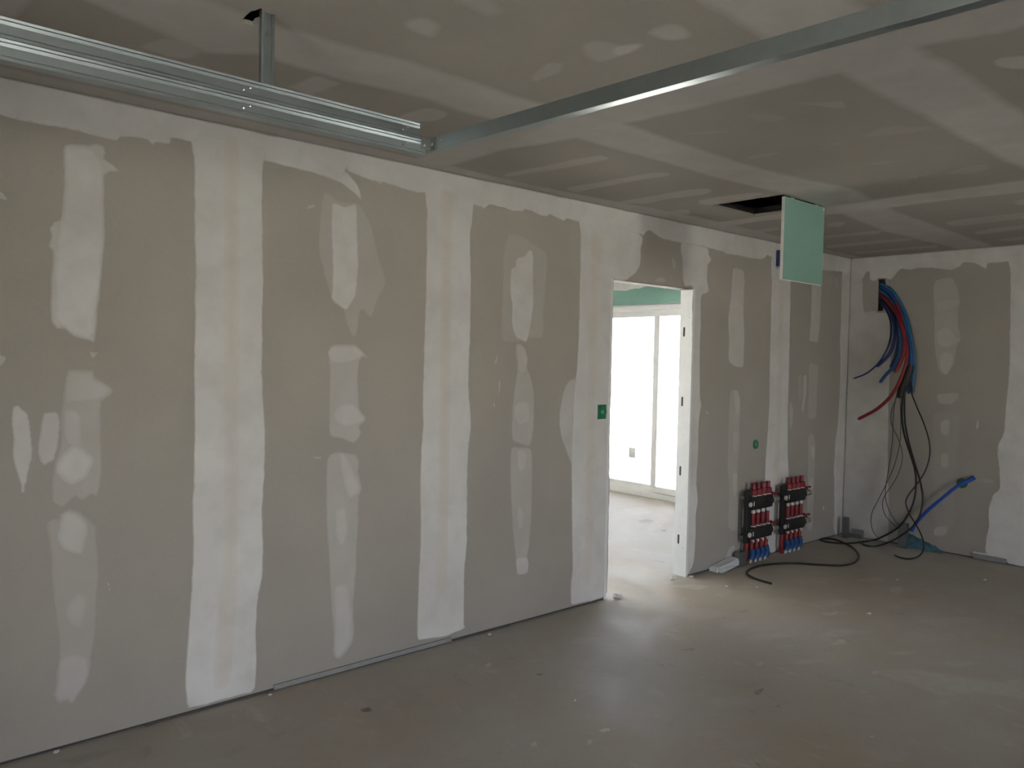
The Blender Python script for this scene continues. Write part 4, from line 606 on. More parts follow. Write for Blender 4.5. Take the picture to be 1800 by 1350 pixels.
# ------------------------------------------------------------------ the setting
g = G().box((-ROOM_L - .3, -ROOM_W - .3, -.12), (.3, 4.5, 0))
floor = g.build('floor', 'floor', None, label='bare beige concrete screed floor with plaster dust', cat='floor', kind='structure')
ground = G().box((-60, -60, -.4), (60, 60, -.16)).build('ground', 'ground', None, label='pale gravel ground outside the windows', cat='ground', kind='structure')

# long partition wall with the door opening
g = G()
y0, y1 = .0126, .11
g.box((-ROOM_L, y0, 0), (DOOR[0], y1, ZT)); g.box((DOOR[1], y0, 0), (.1, y1, ZT)); g.box((DOOR[0], y0, DOOR[2] + .012), (DOOR[1], y1, ZT))
wall_left = g.build('wall_left', 'slab', None, label='long grey plasterboard partition with filled joints and doorway', cat='wall', kind='structure')  # core coloured dark to paint the shadow line under the boards
for i in range(9):
    x1, x0 = -1.2 * i, max(-1.2 * (i + 1), -ROOM_L)
    if i == 2:
        o = [(x0 + .0007, .012), (DOOR[0], .012), (DOOR[0], DOOR[2]), (DOOR[1], DOOR[2]), (DOOR[1], .012), (x1 - .0007, .012), (x1 - .0007, H - .0002), (x0 + .0007, H - .0002)]
        board('L', o, wall_left)
    else: board('L', rect(x0, .012, x1 if i else .012, H - .0001, .0007 if i else .0001), wall_left)
# back wall: boards on a lining, dark cavity behind, slab outside
g = G()
g.box((.10, -ROOM_W - .2, 0), (.30, .0, ZT)); g.box((.0126, -ROOM_W - .2, 0), (.1, .0, .04)); g.box((.0126, -ROOM_W - .2, H), (.1, .0, ZT)); g.box((.0126, -.02, 0), (.1, 0.02, ZT)); g.box((.0126, -ROOM_W - .2, 0), (.1, -ROOM_W, ZT))
wall_back = g.build('wall_back', 'slab', None, label='grey plasterboard end wall behind the hanging conduits', cat='wall', kind='structure')
ys = [0, -.37, -1.5, -2.7, -3.9, -5.1, -ROOM_W]
for i in range(len(ys) - 1):
    board('B', rect(ys[i + 1], .012, ys[i], H + .0003), wall_back, [BACKHOLE] if i == 0 else [])
# right wall and rear wall with the glazed openings that light the room
def holed_wall(name, axis, at, th, lo, hi, wins, label):
    g = G(); e = sorted(wins); cur = lo
    def bx(a, b, z0, z1):
        if axis == 'y': g.box((a, at, z0), (b, at - th, z1))
        else: g.box((at, a, z0), (at - th, b, z1))
    for a, b in e:
        bx(cur, a, 0, ZT); bx(a, b, 2.28, ZT); cur = b
    bx(cur, hi, 0, ZT)
    return g.build(name, 'board', None, label=label, cat='wall', kind='structure')
holed_wall('wall_right', 'y', -ROOM_W, .2, -ROOM_L, 0, WIN_RIGHT, 'grey plasterboard outer wall with glazed openings')
holed_wall('wall_rear', 'x', -ROOM_L, .2, -ROOM_W, .11, WIN_REAR, 'grey plasterboard wall behind the viewer with a glazed opening')
g = G().box((-ROOM_L - 1.8, -ROOM_W - 1.8, 2.42), (.3, -ROOM_W - .2, 2.62)).box((-ROOM_L - 1.8, -ROOM_W - .2, 2.42), (-ROOM_L - .2, .11, 2.62))  # unseen overhang, added to keep high sky light off the lower walls
g.build('added_eaves', 'white_room', None, label='added unseen overhang shading the main room windows', cat='roof', kind='structure')
# ceiling: slab, dark plenum, hung boards
g = G().box((-ROOM_L - .2, -ROOM_W - .2, ZT), (.3, .11, ZT + .2))
ceiling = g.build('ceiling', 'slab', None, label='grey plasterboard ceiling with pale filled joints', cat='ceiling', kind='structure')
xs = [0, -2.36, -4.9, -7.4, -ROOM_L]; yc = [0, -1.08, -2.33, -3.6, -4.8, -ROOM_W]
for i in range(4):
    for j in range(5):
        hs_ = []
        if i == 1 and j == 0: hs_ = [HATCH_POLY]
        if i == 2 and j == 1: hs_ = [HOLE]
        board('C', rect(xs[i + 1], yc[j + 1], xs[i] if i else .012, yc[j] if j else .012), ceiling, hs_)
# adjoining room seen through the doorway
wn_ = G(); a, b = WIN_NEXT
wn_.box((0, .11, 0), (.3, a, ZT)); wn_.box((0, b, 0), (.3, 4.4, ZT)); wn_.box((0, a, 2.295), (.3, b, ZT))
wall_adj = wn_.build('wall_adjoining_end', 'white_room', None, label='window wall of the bright room beyond the doorway', cat='wall', kind='structure')
v = [(.12, 2.296), (4.2, 2.296), (4.2, H - .001), (.12, H - .001)]
V = [(-.0125, *p) for p in v] + [(0, *p) for p in v]
mesh('green_plasterboard', V, [(3, 2, 1, 0), (4, 5, 6, 7), (0, 1, 5, 4), (1, 2, 6, 5), (2, 3, 7, 6), (3, 0, 4, 7)], 'green_board', wall_adj)
G().box((-6.2, 4.2, 0), (-5.4, 4.4, ZT)).box((-1.8, 4.2, 0), (.0, 4.4, ZT)).box((-5.4, 4.2, 2.28), (-1.8, 4.4, ZT)).build('wall_adjoining_side', 'white_room', None, label='side wall of the bright room beyond the doorway', cat='wall', kind='structure')
G().box((-6.2, .11, 0), (-6.0, 4.2, ZT)).build('wall_adjoining_near', 'white_room', None, label='inner wall of the bright room beyond the doorway', cat='wall', kind='structure')
G().box((-6.2, .11, H), (.3, 4.4, H + .1)).build('ceiling_adjoining', 'white_room', None, label='pale ceiling of the room beyond the doorway', cat='ceiling', kind='structure')

# compound skims on the surfaces
for i, (surf, name, poly, cov, fe, lay, tape, jit) in sorted(enumerate(PATCHES), key=lambda e: e[1][5]):
    par = {'L': wall_left, 'B': wall_back, 'C': ceiling, 'F': floor, 'N': wall_adj}[surf]
    mt = {'F': 'floor', 'N': 'green_board'}.get(surf, 'board')
    ho = [HATCH_POLY, HOLE] if surf == 'C' else ([BACKHOLE] if surf == 'B' else [])
    pa = np.array(poly); lo_, hi_ = pa.min(0), pa.max(0)
    ho = [h for h in ho if not (np.array(h)[:, 0].max() < lo_[0] or np.array(h)[:, 0].min() > hi_[0] or np.array(h)[:, 1].max() < lo_[1] or np.array(h)[:, 1].min() > hi_[1])]
    patch(surf, name, poly, cov, fe, lay, tape, jit, par, mt, ho, i)

# windows (sliding glazed doors)
def sliding_window(name, axis, at, a, b, z0, z1, label, inward):
    """frame in the plane axis = at; inward = +1/-1 direction of the room; a..b along the other horizontal axis"""
    r = empty(name, ((at, (a + b) / 2, z0) if axis == 'x' else ((a + b) / 2, at, z0)), label=label, cat='window', kind='structure')
    def bx(g, u0, u1, d0, d1, w0, w1):
        p = lambda u, d, w: (at + inward * d, u, w) if axis == 'x' else (u, at + inward * d, w)
        return g.cbox(p(u0, d0, w0), p(u1, d1, w1), .006)
    g = G(); fr_ = .062
    bx(g, a, b, -.12, .01, z0, z0 + fr_); bx(g, a, b, -.12, .01, z1 - fr_, z1)
    bx(g, a, a + fr_, -.12, .01, z0 + fr_, z1 - fr_); bx(g, b - fr_, b, -.12, .01, z0 + fr_, z1 - fr_)
    g.build('window_frame', 'pvc', r)
    g = G(); bx(g, a + fr_, b - fr_, -.055, -.045, z0 + fr_, z0 + fr_ + .012); g.build('track', 'pvc', r)
    m_ = (a + b) / 2; st = .075
    for k, (u0, u1, d0, d1) in enumerate(((a + fr_ - .01, m_ + .035, -.045, -.005), (m_ - .035, b - fr_ + .01, -.10, -.06))):
        g = G(); s0, s1 = z0 + fr_ + .004, z1 - fr_ - .002
        bx(g, u0, u1, d0, d1, s0, s0 + st); bx(g, u0, u1, d0, d1, s1 - st, s1); bx(g, u0, u0 + st, d0, d1, s0 + st, s1 - st); bx(g, u1 - st, u1, d0, d1, s0 + st, s1 - st)
        sh = g.build('sash', 'pvc', r)
        g = G(); dm = (d0 + d1) / 2
        p = lambda u, d, w: (at + inward * d, u, w) if axis == 'x' else (u, at + inward * d, w)
        g.box(p(u0 + st - .01, dm - .004, s0 + st - .01), p(u1 - st + .01, dm + .004, s1 - st + .01)); g.build('pane', 'glass', sh)
        for uu, ww in ((u0 + st + .02, s0 + st + .02), (u1 - st - .02, s0 + st + .02), (u0 + st + .02, s1 - st - .02)):
            g = G(); q = p(uu, d1 - .012, ww); g.lathe([(.001, -.002), (.007, 0), (.006, .004), (.001, .006)], q, axis, 10); g.build('film_clip', 'steel_dark', sh)
    return r
w1 = sliding_window('window_1', 'x', .06, WIN_NEXT[0], WIN_NEXT[1], 0, 2.295, 'white framed sliding glass door in the room beyond the doorway', -1)
stk = G().cbox((.098, 2.645, .44), (.1005, 2.75, .565), .001).build('sticker', plain('pale_sticker', (.78, .80, .82), .6), w1)
for i, (a, b) in enumerate(WIN_RIGHT):
    sliding_window('window_%d' % (i + 2), 'y', -ROOM_W - .06, a, b, 0, 2.28, ['wide sliding glass door in the outer wall opposite the partition', 'narrow sliding glass door in the outer wall near the end wall'][i], 1)
for a, b in WIN_REAR: sliding_window('window_4', 'x', -ROOM_L - .06, a, b, 0, 2.28, 'sliding glass door in the wall behind the viewer', 1)

sliding_window('window_5', 'y', 4.3, *WIN_NEXT_ADDED, 0, 2.28, 'added unseen sliding glass door brightening the room beyond the doorway', -1)

# door opening: white perforated steel jambs and dark head
door = empty('door_1', ((DOOR[0] + DOOR[1]) / 2, .055, 0), label='open doorway with white perforated steel jamb', cat='doorway', kind='structure')
def jamb(x, dirx, slots):
    """folded steel jamb lining, face towards the opening, oblong slots cut through"""
    ya, yb = -.002, .112
    ol = [(ya, .0), (yb, .0), (yb, DOOR[2]), (ya, DOOR[2])]; hs = []
    for z in slots:
        c = []; w, l = .0095, .027
        for k in range(16):
            a = 2 * math.pi * k / 16; c.append((.073 + w * math.cos(a), z + w * math.sin(a) + (l if math.sin(a) > 0 else -l)))
        hs.append(c)
    v, f = cut_board(ol, hs); n = len(v)
    V = [(x + dirx * .0015, p, q) for p, q in v] + [(x, p, q) for p, q in v]
    cnt = {}
    for t in f:
        for i in range(3):
            e = tuple(sorted((t[i], t[(i + 1) % 3]))); cnt[e] = cnt.get(e, 0) + 1
    g = G(); g.add(V, list(f) + [tuple(n + i for i in t)[::-1] for t in f] + [(a, b, n + b, n + a) for (a, b), c in cnt.items() if c == 1])
    g.box((x, ya - .001, 0), (x - dirx * .022, ya + .0006, DOOR[2])); g.box((x, yb, 0), (x - dirx * .022, yb + .001, DOOR[2]))
    j = g.build('jamb', 'white_steel', door)
    g = G()
    for z in slots: g.box((x - dirx * .0004, .062, z - .042), (x - dirx * .0001 , .084, z + .042))
    return j
jamb(DOOR[1], -1, [1.847, 1.322, .796, .276])
jamb(DOOR[0], 1, [1.847, 1.322, .796, .276])
for z in (1.95, 1.47, .215):
    G().lathe([(.001, -.002), (.005, -.001), (.004, .0005), (.001, .001)], (DOOR[1] - .002, .03, z), 'x', 10).build('screw', 'screw', door)
G().box((DOOR[0] + .002, .004, DOOR[2] - .004), (DOOR[1] - .002, .108, DOOR[2] + .011)).build('head_lining', 'strip_dark', door)

# ------------------------------------------------------------------ hung steel framing
def stud_profile(w, d, t=.0009):
    """ribbed C stud: web of width w in z, flanges d deep; returns closed outline in (y, z), web at y = 0 facing -y"""
    h = w / 2
    pts = [(d, h - .006), (d, h), (.0006, h), (0, h - .0006), (.0013, h - .0068), (.0042, h - .0080), (.0042, h - .0096), (-.0004, h - .0104), (.0012, h - .0185),
           (.0012, -h + .0105), (.0034, -h + .0094), (.0034, -h + .0082), (.0012, -h + .0070), (.0012, -h + .0006), (.0018, -h), (d, -h), (d, -h + .006)]
    inner = []
    n = len(pts)
    for i in range(n):
        p = Vector(pts[i]); a = Vector(pts[max(i - 1, 0)]); b = Vector(pts[min(i + 1, n - 1)])
        tn = (b - a).normalized(); inner.append(tuple(p + Vector((-tn.y, tn.x)) * t))
    return pts + inner[::-1]
ZB, ZM, ZTOP = 2.318, 2.371, 2.424
YF = -1.257
rail = empty('double_steel_rail', (-7.9, YF, ZB), label='double ribbed galvanised steel rail hung below the ceiling along the partition', cat='steel rail')
prof = stud_profile(ZM - ZB - .0015, .036)
for nm, zc, xe in (('lower_channel', (ZB + ZM) / 2, -5.812), ('upper_channel', (ZM + ZTOP) / 2, -5.836)):
    G().extrude([(YF + p, zc + q) for p, q in prof], 'x', -9.98, xe).build(nm, 'steel', rail)
G().box((-5.85, YF + .004, ZTOP - .0022), (-5.813, YF + .036, ZTOP - .001)).build('cut_flange', 'steel', rail)
G().box((-6.385, YF - .0022, ZB + .0015), (-6.345, YF - .0002, ZB + .009)).build('splice_tab', 'steel', rail)
def screw(x, y, z, axis, r, parent, d=-1):
    o = G().lathe([(.0008, d * .0001), (r, d * .0002), (r * .9, d * .002), (r * .35, d * .003), (.0004, d * .0026)], (x, y, z), axis, 10).build('screw', 'screw', parent, True); return o
for zc in ((ZB + ZM) / 2, (ZM + ZTOP) / 2):
    for x, dz in ((-6.462, -.008), (-6.442, .002), (-5.905, -.008), (-5.886, .002)):
        screw(x, YF, zc + dz, 'y', .0042, rail)
# hanger stud from the hole in the ceiling
hx, hy = -6.384, YF + .021
han = empty('hanger_stud', (hx, hy, ZTOP), label='short vertical slotted steel stud dropping from the ragged ceiling hole', cat='steel stud')
w, d, t = .041, .018, .0012
pl = [(-w / 2, -d / 2), (-w / 2 + .004, -d / 2 - .002), (-w / 2 + .009, -d / 2 - .002), (-w / 2 + .0105, -d / 2 + .003), (w / 2 - .0105, -d / 2 + .003), (w / 2 - .009, -d / 2 - .002), (w / 2 - .004, -d / 2 - .002), (w / 2, -d / 2), (w / 2, d / 2), (w / 2 - t, d / 2), (w / 2 - t, -d / 2 + .006), (-w / 2 + t, -d / 2 + .006), (-w / 2 + t, d / 2), (-w / 2, d / 2)]
G().extrude([(hx + p, hy + q) for p, q in pl], 'z', ZTOP - .06, H + .2).build('stud_body', 'steel', han, True)
fy = hy - d / 2 + .0028
for z0_, z1_ in ((2.545, 2.558), (2.528, 2.539), (2.505, 2.522), (2.476, 2.499)):
    G().cbox((hx - .0035, fy - .0012, z0_), (hx + .0035, fy + .0004, z1_), .001).build('embossed_rib', 'steel', han)
screw(hx - .001, fy - .001, 2.576, 'y', .0085, han)
# cross channel running from the end of the double rail across the room
xc = -5.735
cross = empty('cross_channel', (xc, -3.4, 2.336), label='plain galvanised steel channel crossing the room below the ceiling', cat='steel channel')
zb, zt = 2.336, 2.385
up = [(0, zb + .0014), (.0005, zb + .0004), (.0014, zb), (.034, zb), (.034, zb + .001), (.0024, zb + .0012), (.0012, zb + .0024), (.0012, zt - .0024), (.0024, zt - .0012), (.034, zt - .001), (.034, zt), (.0014, zt), (.0005, zt - .0004), (0, zt - .0014)]
g = G(); n = len(up); V = []; Fs = []
path = [(-5.788, -1.275), (-5.540, -5.995)]
for px_, py_ in path: V += [(px_ + p, py_, q) for p, q in up]
for k in range(len(path) - 1):
    for i in range(n):
        j = (i + 1) % n; Fs.append((k * n + i, k * n + j, (k + 1) * n + j, (k + 1) * n + i))
g.add(V, Fs); g.build('channel_body', 'steel', cross)
g = G(); g.box((-5.79, YF - .0022, zb + .001), (-5.83, YF - .0006, zt - .004)); g.box((-5.7915, YF - .0022, zb + .001), (-5.79, YF - .03, zt - .004))
g.build('corner_bracket', 'steel_dark', cross)
G().box((-5.7925, YF - .016, zb + .017), (-5.7914, YF - .007, zb + .026)).build('bracket_slot', 'nut', cross)
screw(-5.818, YF - .0022, zb + .016, 'y', .006, cross)
G().lathe([(.001, 0), (.0055, -.0002), (.005, -.002), (.001, -.003)], (-5.7845, YF - .055, zb + .03), 'x', 10).build('screw', 'screw', cross, True)

# ------------------------------------------------------------------ ceiling access hatch
fr_ = G(); x0, yy0, x1, yy1 = HATCH; e = .02
for a_, b_ in (((x0 - e, yy0 - e), (x1 + e, yy0)), ((x0 - e, yy1), (x1 + e, yy1 + e)), ((x0 - e, yy0), (x0, yy1)), ((x1, yy0), (x1 + e, yy1))):
    fr_.box((*a_, H + .0127), (*b_, H + .05))
fr_.build('hatch_frame', 'void', ceiling)  # frame coloured near black, painting the shade inside the opening
hat = empty('hatch_panel', (-2.78, -1.022, 2.13), label='square green plasterboard hatch panel hanging open under the ceiling', cat='hatch panel')
G().box((-3.022, -1.030, 2.132), (-2.535, -1.0295, H - .012)).build('green_face', 'green_board', hat)
G().cbox((-3.024, -1.0294, 2.130), (-2.533, -1.010, H - .010), .002).build('panel_core', 'core', hat)
for x_ in (-2.93, -2.63): G().lathe([(.001, -.02), (.006, -.02), (.006, .02), (.001, .02)], (x_, -1.024, H - .006), 'x', 10).build('hinge', 'steel', hat)
G().cbox((-2.556, -1.033, H - .034), (-2.54, -1.0302, H - .016), .002).build('latch', 'nut', hat)

# ------------------------------------------------------------------ fittings on the partition
def fitting_box(name, pos, nrm, r, label, square=False):
    """green flush-mounting electrical box; nrm = 'y' (partition) or 'x' (end wall), open side to the room"""
    t_ = empty(name, pos, label=label, cat='electrical box', group='green flush boxes')
    ax = nrm
    def seg(a0, a1, prof, mat, nm):
        return G().lathe(prof, pos, ax, 20).build(nm, mat, t_, True)
    seg(0, 0, [(r * .8, .004), (r, .003), (r * 1.04, -.001), (r * 1.0, -.006), (r * .84, -.006), (r * .80, -.001)], 'green', 'rim')
    seg(0, 0, [(r * .79, .002), (r * .79, -.002), (r * .5, -.0028), (r * .02, -.0028)], 'green', 'cover_disc')
    seg(0, 0, [(r * .30, -.0028), (r * .34, -.006), (r * .2, -.008), (r * .02, -.008)], 'green_light', 'centre_mark')
    if square:
        G().cbox((pos[0] - r * 1.15, -.005, pos[2] - r * 1.2), (pos[0] + r * .95, .0, pos[2] + r * 1.2), .002).build('plate', 'green', t_)
    return t_
fitting_box('electrical_box', (-3.466, 0, 1.276), 'y', .040, 'green electrical box beside the left door jamb', True)
fitting_box('electrical_box', (-1.572, 0, .953), 'y', .038, 'round green electrical box above the left manifold')
fitting_box('electrical_box', (0, -1.043, .628), 'x', .042, 'round green electrical box on the end wall holding the blue conduit end')
st = empty('conduit_stub', (-1.30, -.02, 2.42), label='short dark blue conduit stub sticking out of the partition behind the hatch panel', cat='conduit')
G().cbox((-1.345, -.022, 2.44), (-1.30, -.001, 2.575), .004).build('conduit_end', 'navy', st)
G().cbox((-1.343, -.020, 2.424), (-1.302, -.003, 2.441), .003).build('cut_end', 'nut', st)

# ------------------------------------------------------------------ underfloor-heating manifolds
def manifold(dx, label):
    t_ = empty('heating_manifold', (-1.6, -.05, .12), label=label, cat='manifold', group='heating manifolds')
    yb, yf = -.002, -.060
    G().cbox((-1.806, -.052, .172), (-1.745, -.086, .592), .004).build('bracket', 'black', t_)
    for z_ in (.20, .52): G().cbox((-1.79, yb, z_), (-1.76, -.053, z_ + .03), .003).build('standoff', 'steel_dark', t_)
    G().cbox((-1.515, yb, .20), (-1.485, -.036, .54), .003).build('bracket', 'black', t_)
    for z0_, z1_, nm in ((.432, .548, 'supply_bar'), (.190, .300, 'return_bar')):
        g = G(); zc = (z0_ + z1_) / 2
        g.cbox((-1.765, -.035, z0_ + .006), (-1.445, -.105, z1_ - .004), .012)
        g.lathe([(.03, 0), (.034, .004), (.034, .018), (.026, .022), (.026, .035)], (-1.448, -.072, zc), 'x', 14)
        bar = g.build(nm, 'black', t_, True)
        for x_, r_ in ((-1.792, .020),):
            G().lathe([(.002, -.108), (r_ * .45, -.108), (r_ * .5, -.114), (r_, -.112), (r_, -.10), (.002, -.10)], (x_, 0, zc), 'y', 16).build('bolt', 'nut', bar, True)
        G().cbox((-1.748, -.106, zc - .016), (-1.736, -.110, zc + .02), .003).build('marker', 'nut', bar)
        vv = G().lathe([(.016, .02), (.021, .03), (.026, .05), (.021, .07), (.024, .078), (.024, .10), (.002, .10)], (-1.425, -.072, zc), 'x', 14).build('valve', 'brass', t_, True)
        G().lathe([(.002, 0), (.024, 0), (.027, .004), (.027, .022), (.022, .026), (.002, .026)], (-1.425, -.072, zc), 'x', 12).build('nut', 'nut', vv, True)
        g = G(); g.lathe([(.008, .02), (.008, .047)], (-1.372, -.072, zc), 'z', 10); g.cbox((-1.420, -.080, zc + .045), (-1.325, -.064, zc + .056), .004); g.cbox((-1.425, -.082, zc + .040), (-1.405, -.062, zc + .068), .004); g.cbox((-1.340, -.082, zc + .040), (-1.322, -.062, zc + .058), .004)
        g.build('handle', 'red', vv, True)
    g = G().cbox((-1.765, -.05, .548), (-1.735, -.09, .60), .006); g.build('air_vent', 'black', t_)
    for k in range(4):
        x_ = -1.700 + .072 * k; yy = -.074
        G().lathe([(.028, .545), (.031, .547), (.031, .553), (.026, .555)], (x_, yy, 0), 'z', 14).build('collar', 'nut', t_, True)
        G().lathe([(.030, .554), (.032, .560), (.031, .598), (.018, .604), (.016, .640), (.020, .643), (.020, .650), (.002, .652)], (x_, yy, 0), 'z', 14).build('red_cap', 'red', t_, True)
        fm = G().lathe([(.016, .300), (.017, .306), (.017, .405), (.014, .43)], (x_, yy, 0), 'z', 12).build('flow_tube', 'red', t_, True)
        G().lathe([(.018, .408), (.020, .412), (.019, .424), (.015, .434)], (x_ , yy, 0), 'z', 12).build('nut', 'nut', fm, True)
        G().lathe([(.028, .298), (.029, .300), (.029, .306), (.024, .308)], (x_, yy, 0), 'z', 14).build('ring', 'nut', fm, True)
        pp = G().tube([(x_ - .004, yy, .185), (x_ - .006, yy, .15), (x_ - .010, yy, .125), (x_ - .004, yy, .10)], .0165, 12, .02).build('pipe', 'red_pipe', t_, True)
        G().lathe([(.015, .168), (.019, .171), (.019, .184), (.017, .192)], (x_, yy, 0), 'z', 12).build('nut', 'nut', pp, True)
        sl = G().tube([(x_ - .006, yy, .115), (x_ + .002, yy - .004, .085), (x_ + .006, yy - .002, .055), (x_ - .004, yy + .004, .026)], .0235, 12, .01).build('blue_sleeve', 'blue', t_, True)
        G().tube([(x_ - .004, yy + .004, .03), (x_ - .010, yy + .008, -.003)], .012, 10, .02, False).build('pipe_end', 'nut', sl, True)
        if k == 0:
            G().tube([(x_ - .04, yy + .02, .185), (x_ - .052, yy + .022, .12), (x_ - .05, yy + .024, .06), (x_ - .03, yy + .026, -.003)], .016, 12, .02).build('red_sleeve', 'red_pipe', t_, True)
    return t_
def empty_part(name, parent):
    o = bpy.data.objects.new(name, None); COL.objects.link(o); o.empty_display_size = .05
    o.location = parent.location; attach(o, parent); return o
man = manifold(0, 'left of the two black heating manifolds with red caps, nearer the doorway')
m2 = copy_tree(man); m2.location.x += .545; m2['label'] = 'right of the two black heating manifolds with red caps, nearer the room corner'

# ------------------------------------------------------------------ conduits and cables at the end wall
NMC = {'teal': 'light blue', 'blue': 'blue', 'navy': 'dark blue', 'red': 'red', 'bright_blue': 'bright blue'}
CL = ['outermost light blue conduit of the bundle, reaching down past the black sleeve', 'blue conduit of the bundle running beside the outermost light blue one to the black sleeve',
      'longest red conduit of the bundle, its cut end curling left below all the others', 'red conduit of the bundle ending short in mid air above the black sleeve',
      'blue conduit of the bundle with cut end left of the black sleeve', 'thick dark blue conduit, second from the left in the bundle', 'thinnest dark blue conduit, leftmost of the bundle',
      'light blue conduit in the middle of the bundle', 'red conduit of the bundle running straight down into the black sleeve', 'blue conduit hidden behind the red ones, entering the black sleeve', 'dark blue conduit at the back of the bundle, ending short behind the others']
for (col, r, pth), lb in zip(CONDUITS, CL):
    t_ = empty('electrical_conduit', pth[-1], label=lb, cat='conduit', group='conduits hanging from the hole in the end wall')
    mt = {'red': 'red_pipe'}.get(col, col)
    # corrugated sleeve
    L_ = sum((Vector(pth[i + 1]) - Vector(pth[i])).length for i in range(len(pth) - 1))
    G().tube(pth, lambda u, r=r, L_=L_: r * (1 + .06 * math.sin(u * L_ * 620)), 10, .004).build('corrugated_sleeve', mt, t_, True)
    e1 = Vector(pth[-1]); d1 = (e1 - Vector(pth[-2])).normalized()
    G().tube([tuple(e1 - d1 * .01), tuple(e1 + d1 * .012)], r * .62, 8, .02, False).build('wire_end', 'wire', t_, True)
slv = empty('cable_sleeve', (-.14, -.62, 1.4), label='black taped sleeve gathering the cables at the end of the conduit bundle', cat='cable sleeve')
G().tube(SLEEVE, lambda u: .022 + .020 * math.sin(math.pi * min(1, .15 + u * .8)), 12, .02).build('sleeve_body', 'sleeve', slv, True)
G().tube(SLEEVE2, .014, 10, .02).build('tape_tail', 'sleeve', slv, True)
KL = {'long': ['long black cable hanging from the sleeve and snaking over the floor to the manifolds'], 'short': ['black cable hanging from the sleeve and ending on the floor near the corner'],
      'looping': ['thinner black cable looping right of the others with its end curled on the floor'],
      'thin': ['thin grey wire hanging closest to the conduit sleeve, bowing right then left', 'thin grey wire bowing farthest left above the floor', 'thin grey wire hanging nearly straight in the corner']}
for kind_, r, pth in CABLES:
    o = G().tube(pth, r, 8, .02).build('electrical_wire' if kind_ == 'thin' else 'electrical_cable', 'wire' if kind_ == 'thin' else 'cable', None, True)
    tag(o, KL[kind_].pop(0), 'wire' if kind_ == 'thin' else 'cable', 'thin grey wires' if kind_ == 'thin' else 'black cables')
t_ = empty('leaning_conduit', DIAG[0], label='bright blue conduit leaning diagonally against the end wall up to a green box', cat='conduit')
G().tube(DIAG[:4], .0150, 10, .01).build('lower_sleeve', 'bright_blue', t_, True)
G().tube(DIAG[3:], .0135, 10, .01).build('upper_sleeve', 'bright_blue', t_, True)
G().tube([DIAG[-3], DIAG[-2], DIAG[-1]], .018, 10, .01).build('end_sleeve', 'bright_blue', t_, True)

# ------------------------------------------------------------------ stud stubs, offcuts and strips on the floor
def stub(x, y, wx, wy, h, label, mat='steel_dark'):
    """short upright C of sheet steel standing in a foot"""
    t_ = empty('stud_stub', (x, y, 0), label=label, cat='steel stub', group='steel stud stubs on the floor')
    pr = [(-wx / 2, -wy / 2), (wx / 2, -wy / 2), (wx / 2, wy / 2), (wx / 2 - .0015, wy / 2), (wx / 2 - .0015, -wy / 2 + .0015), (-wx / 2 + .0015, -wy / 2 + .0015), (-wx / 2 + .0015, wy / 2), (-wx / 2, wy / 2)]
    G().extrude([(x + p, y + q) for p, q in pr], 'z', 0, h).build('stub_body', mat, t_)
    g = G(); g.box((x - wx / 2 - .02, y - wy / 2 - .004, 0), (x + wx / 2 + .03, y - wy / 2 - .0025, .03)); g.box((x - wx / 2 - .02, y - wy / 2 - .004, 0), (x + wx / 2 + .03, y + wy / 2 + .004, .0015))
    g.build('foot_track', mat, t_); return t_
stub(-.105, -.085, .036, .05, .185, 'upright dark steel stub standing in the room corner')
stub(-.075, -.60, .05, .075, .215, 'dark steel stub at the foot of the leaning blue conduit')
stub(-1.835, -.055, .09, .05, .112, 'low dark steel stub below the left manifold beside the pale offcut')
t_ = empty('foot_track_offcut', (-.04, -.16, 0), label='low grey steel track piece on the floor right of the corner stub', cat='steel track')
g = G(); g.box((-.010, -.105, 0), (-.012, -.215, .075)); g.box((-.012, -.105, 0), (-.06, -.215, .0015)); g.build('track_web', 'strip', t_)
G().box((-.06, -.105, 0), (-.0615, -.215, .035)).build('track_flange', 'steel_dark', t_)
# pale offcut leaning at the foot of the partition
t_ = empty('board_offcut', (-1.95, -.05, 0), label='pale grey board offcut lying against the partition foot right of the doorway', cat='board offcut')
V = [(-2.19, -.008, .004), (-1.905, -.006, .03), (-1.885, -.085, .018), (-2.17, -.115, .002)]
top = [(-2.18, -.012, .040), (-1.895, -.008, .072), (-1.878, -.062, .062), (-2.16, -.075, .034)]
mesh('offcut_body', V + top, [(3, 2, 1, 0), (4, 5, 6, 7), (0, 1, 5, 4), (1, 2, 6, 5), (2, 3, 7, 6), (3, 0, 4, 7)], 'foam', t_)
G().cbox((-2.200, -.085, .002), (-2.178, -.010, .036), .004).build('torn_end', 'core', t_)
# strips along the partition foot
def strip_(name, x0, x1, th, h, mat, label):
    t_ = empty(name, ((x0 + x1) / 2, -th / 2, 0), label=label, cat='edge strip', group='strips along the partition foot')
    G().cbox((x0, -.0005, .006), (x1, -th, h), .0015).build('strip_body', mat, t_)
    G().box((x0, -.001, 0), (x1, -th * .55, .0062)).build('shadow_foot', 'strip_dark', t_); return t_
strip_('edge_strip', -5.764, -4.70, .012, .030, 'strip', 'long pale grey strip along the foot of the partition')
strip_('edge_strip', -4.69, -4.25, .006, .014, 'strip_dark', 'short dark strip at the partition foot, right of the pale strip')
strip_('edge_strip', -6.35, -5.79, .006, .012, 'strip_dark', 'thin dark strip at the partition foot, left of the pale strip')
t_ = empty('track_strip', (0, -1.28, 0), label='low pale steel track at the foot of the end wall', cat='edge strip')
G().cbox((-.001, -1.155, .006), (-.016, -1.405, .052), .0015).build('track_body', 'strip', t_)
G().cbox((-.001, -1.150, .050), (-.021, -1.41, .060), .0015).build('track_lip', 'core', t_)
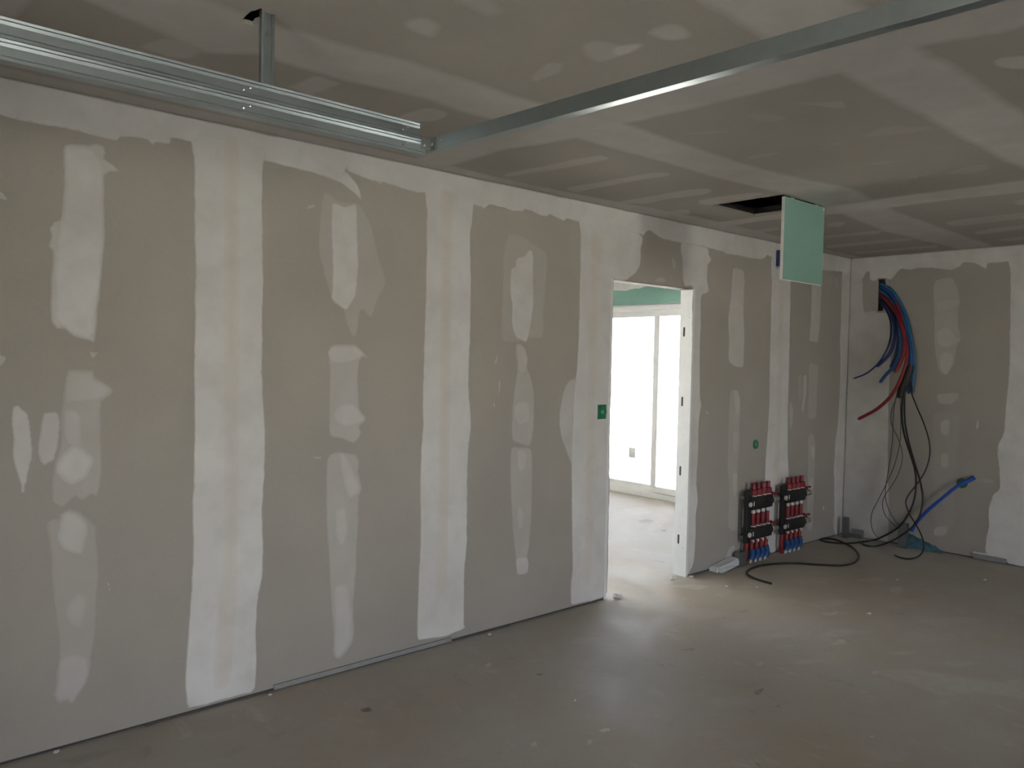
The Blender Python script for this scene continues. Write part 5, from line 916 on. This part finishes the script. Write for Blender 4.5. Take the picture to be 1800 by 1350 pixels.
t_ = empty('plastic_film', (-.03, -.74, 0), label='crumpled strip of blue plastic film at the foot of the end wall', cat='plastic film')
nx, V, Fc = 24, [], []
for i in range(nx + 1):
    u = i / nx; y_ = -.625 - .30 * u; h_ = .115 * (1 - u) ** .8 + .006
    for j in range(5):
        v_ = j / 4
        V.append((-.012 - .10 * (1 - v_) ** 1.4 * (1 - .6 * u) + .006 * math.sin(u * 19 + j * 1.7), y_, max(.002, h_ * v_ + .004 * math.sin(u * 31 + j * 2.3))))
for i in range(nx):
    for j in range(4): Fc.append((i * 5 + j, i * 5 + j + 1, i * 5 + j + 6, i * 5 + j + 5))
fo = mesh('film_sheet', V, Fc, 'membrane', t_, True); sm = fo.modifiers.new('thickness', 'SOLIDIFY'); sm.thickness = .0012
# dollop and crumbs of plaster
def crumb(x, y, s, seed):
    rg = random.Random(seed); bm = bmesh.new(); bmesh.ops.create_icosphere(bm, subdivisions=2, radius=1)
    for v in bm.verts:
        k = 1 + rg.uniform(-.22, .22); v.co = Vector((x + v.co.x * s * k * 1.2, y + v.co.y * s * k, max(0.0, (v.co.z * .55 + .42) * s * k)))
    me = bpy.data.meshes.new('plaster_crumb'); bm.to_mesh(me); bm.free(); me.materials.append(M['crumb'])
    o = bpy.data.objects.new('plaster_crumb', me); COL.objects.link(o); return o
def dollop(x, y, s, seed, label):
    t_ = crumb(x, y, s, seed); t_.name = 'plaster_dollop'; tag(t_, label, 'plaster dollop'); return t_
dollop(-3.30, -.035, .030, 3, 'white plaster dollop on the floor at the foot of the left door jamb')
dollop(-2.62, .02, .022, 4, 'white plaster dollop on the floor inside the doorway')
dollop(-2.46, -.03, .016, 5, 'small white plaster dollop at the foot of the right door jamb')
dollop(-1.10, -.045, .030, 6, 'pale plaster heap under the right manifold pipes')
dollop(-1.60, -.04, .018, 8, 'pale plaster heap under the left manifold pipes')
CRUMB_AT = ['in front of the curled cable end near the end wall', 'on the floor below the wide white joint of the end wall', 'in front of the long black cable end', 'on the floor in front of the pale board offcut',
            'near the partition foot, right of the pale strip', 'out on the open floor left of the doorway', 'at the partition foot in the lower left of the picture', 'alone on the open floor between doorway and end wall', 'at the left tip of the pale strip']
for i, (x, y, s) in enumerate(CRUMBS):
    tag(crumb(x, y, s, 20 + i), 'small white plaster crumb ' + CRUMB_AT[i], 'plaster crumb', 'plaster crumbs scattered on the screed')
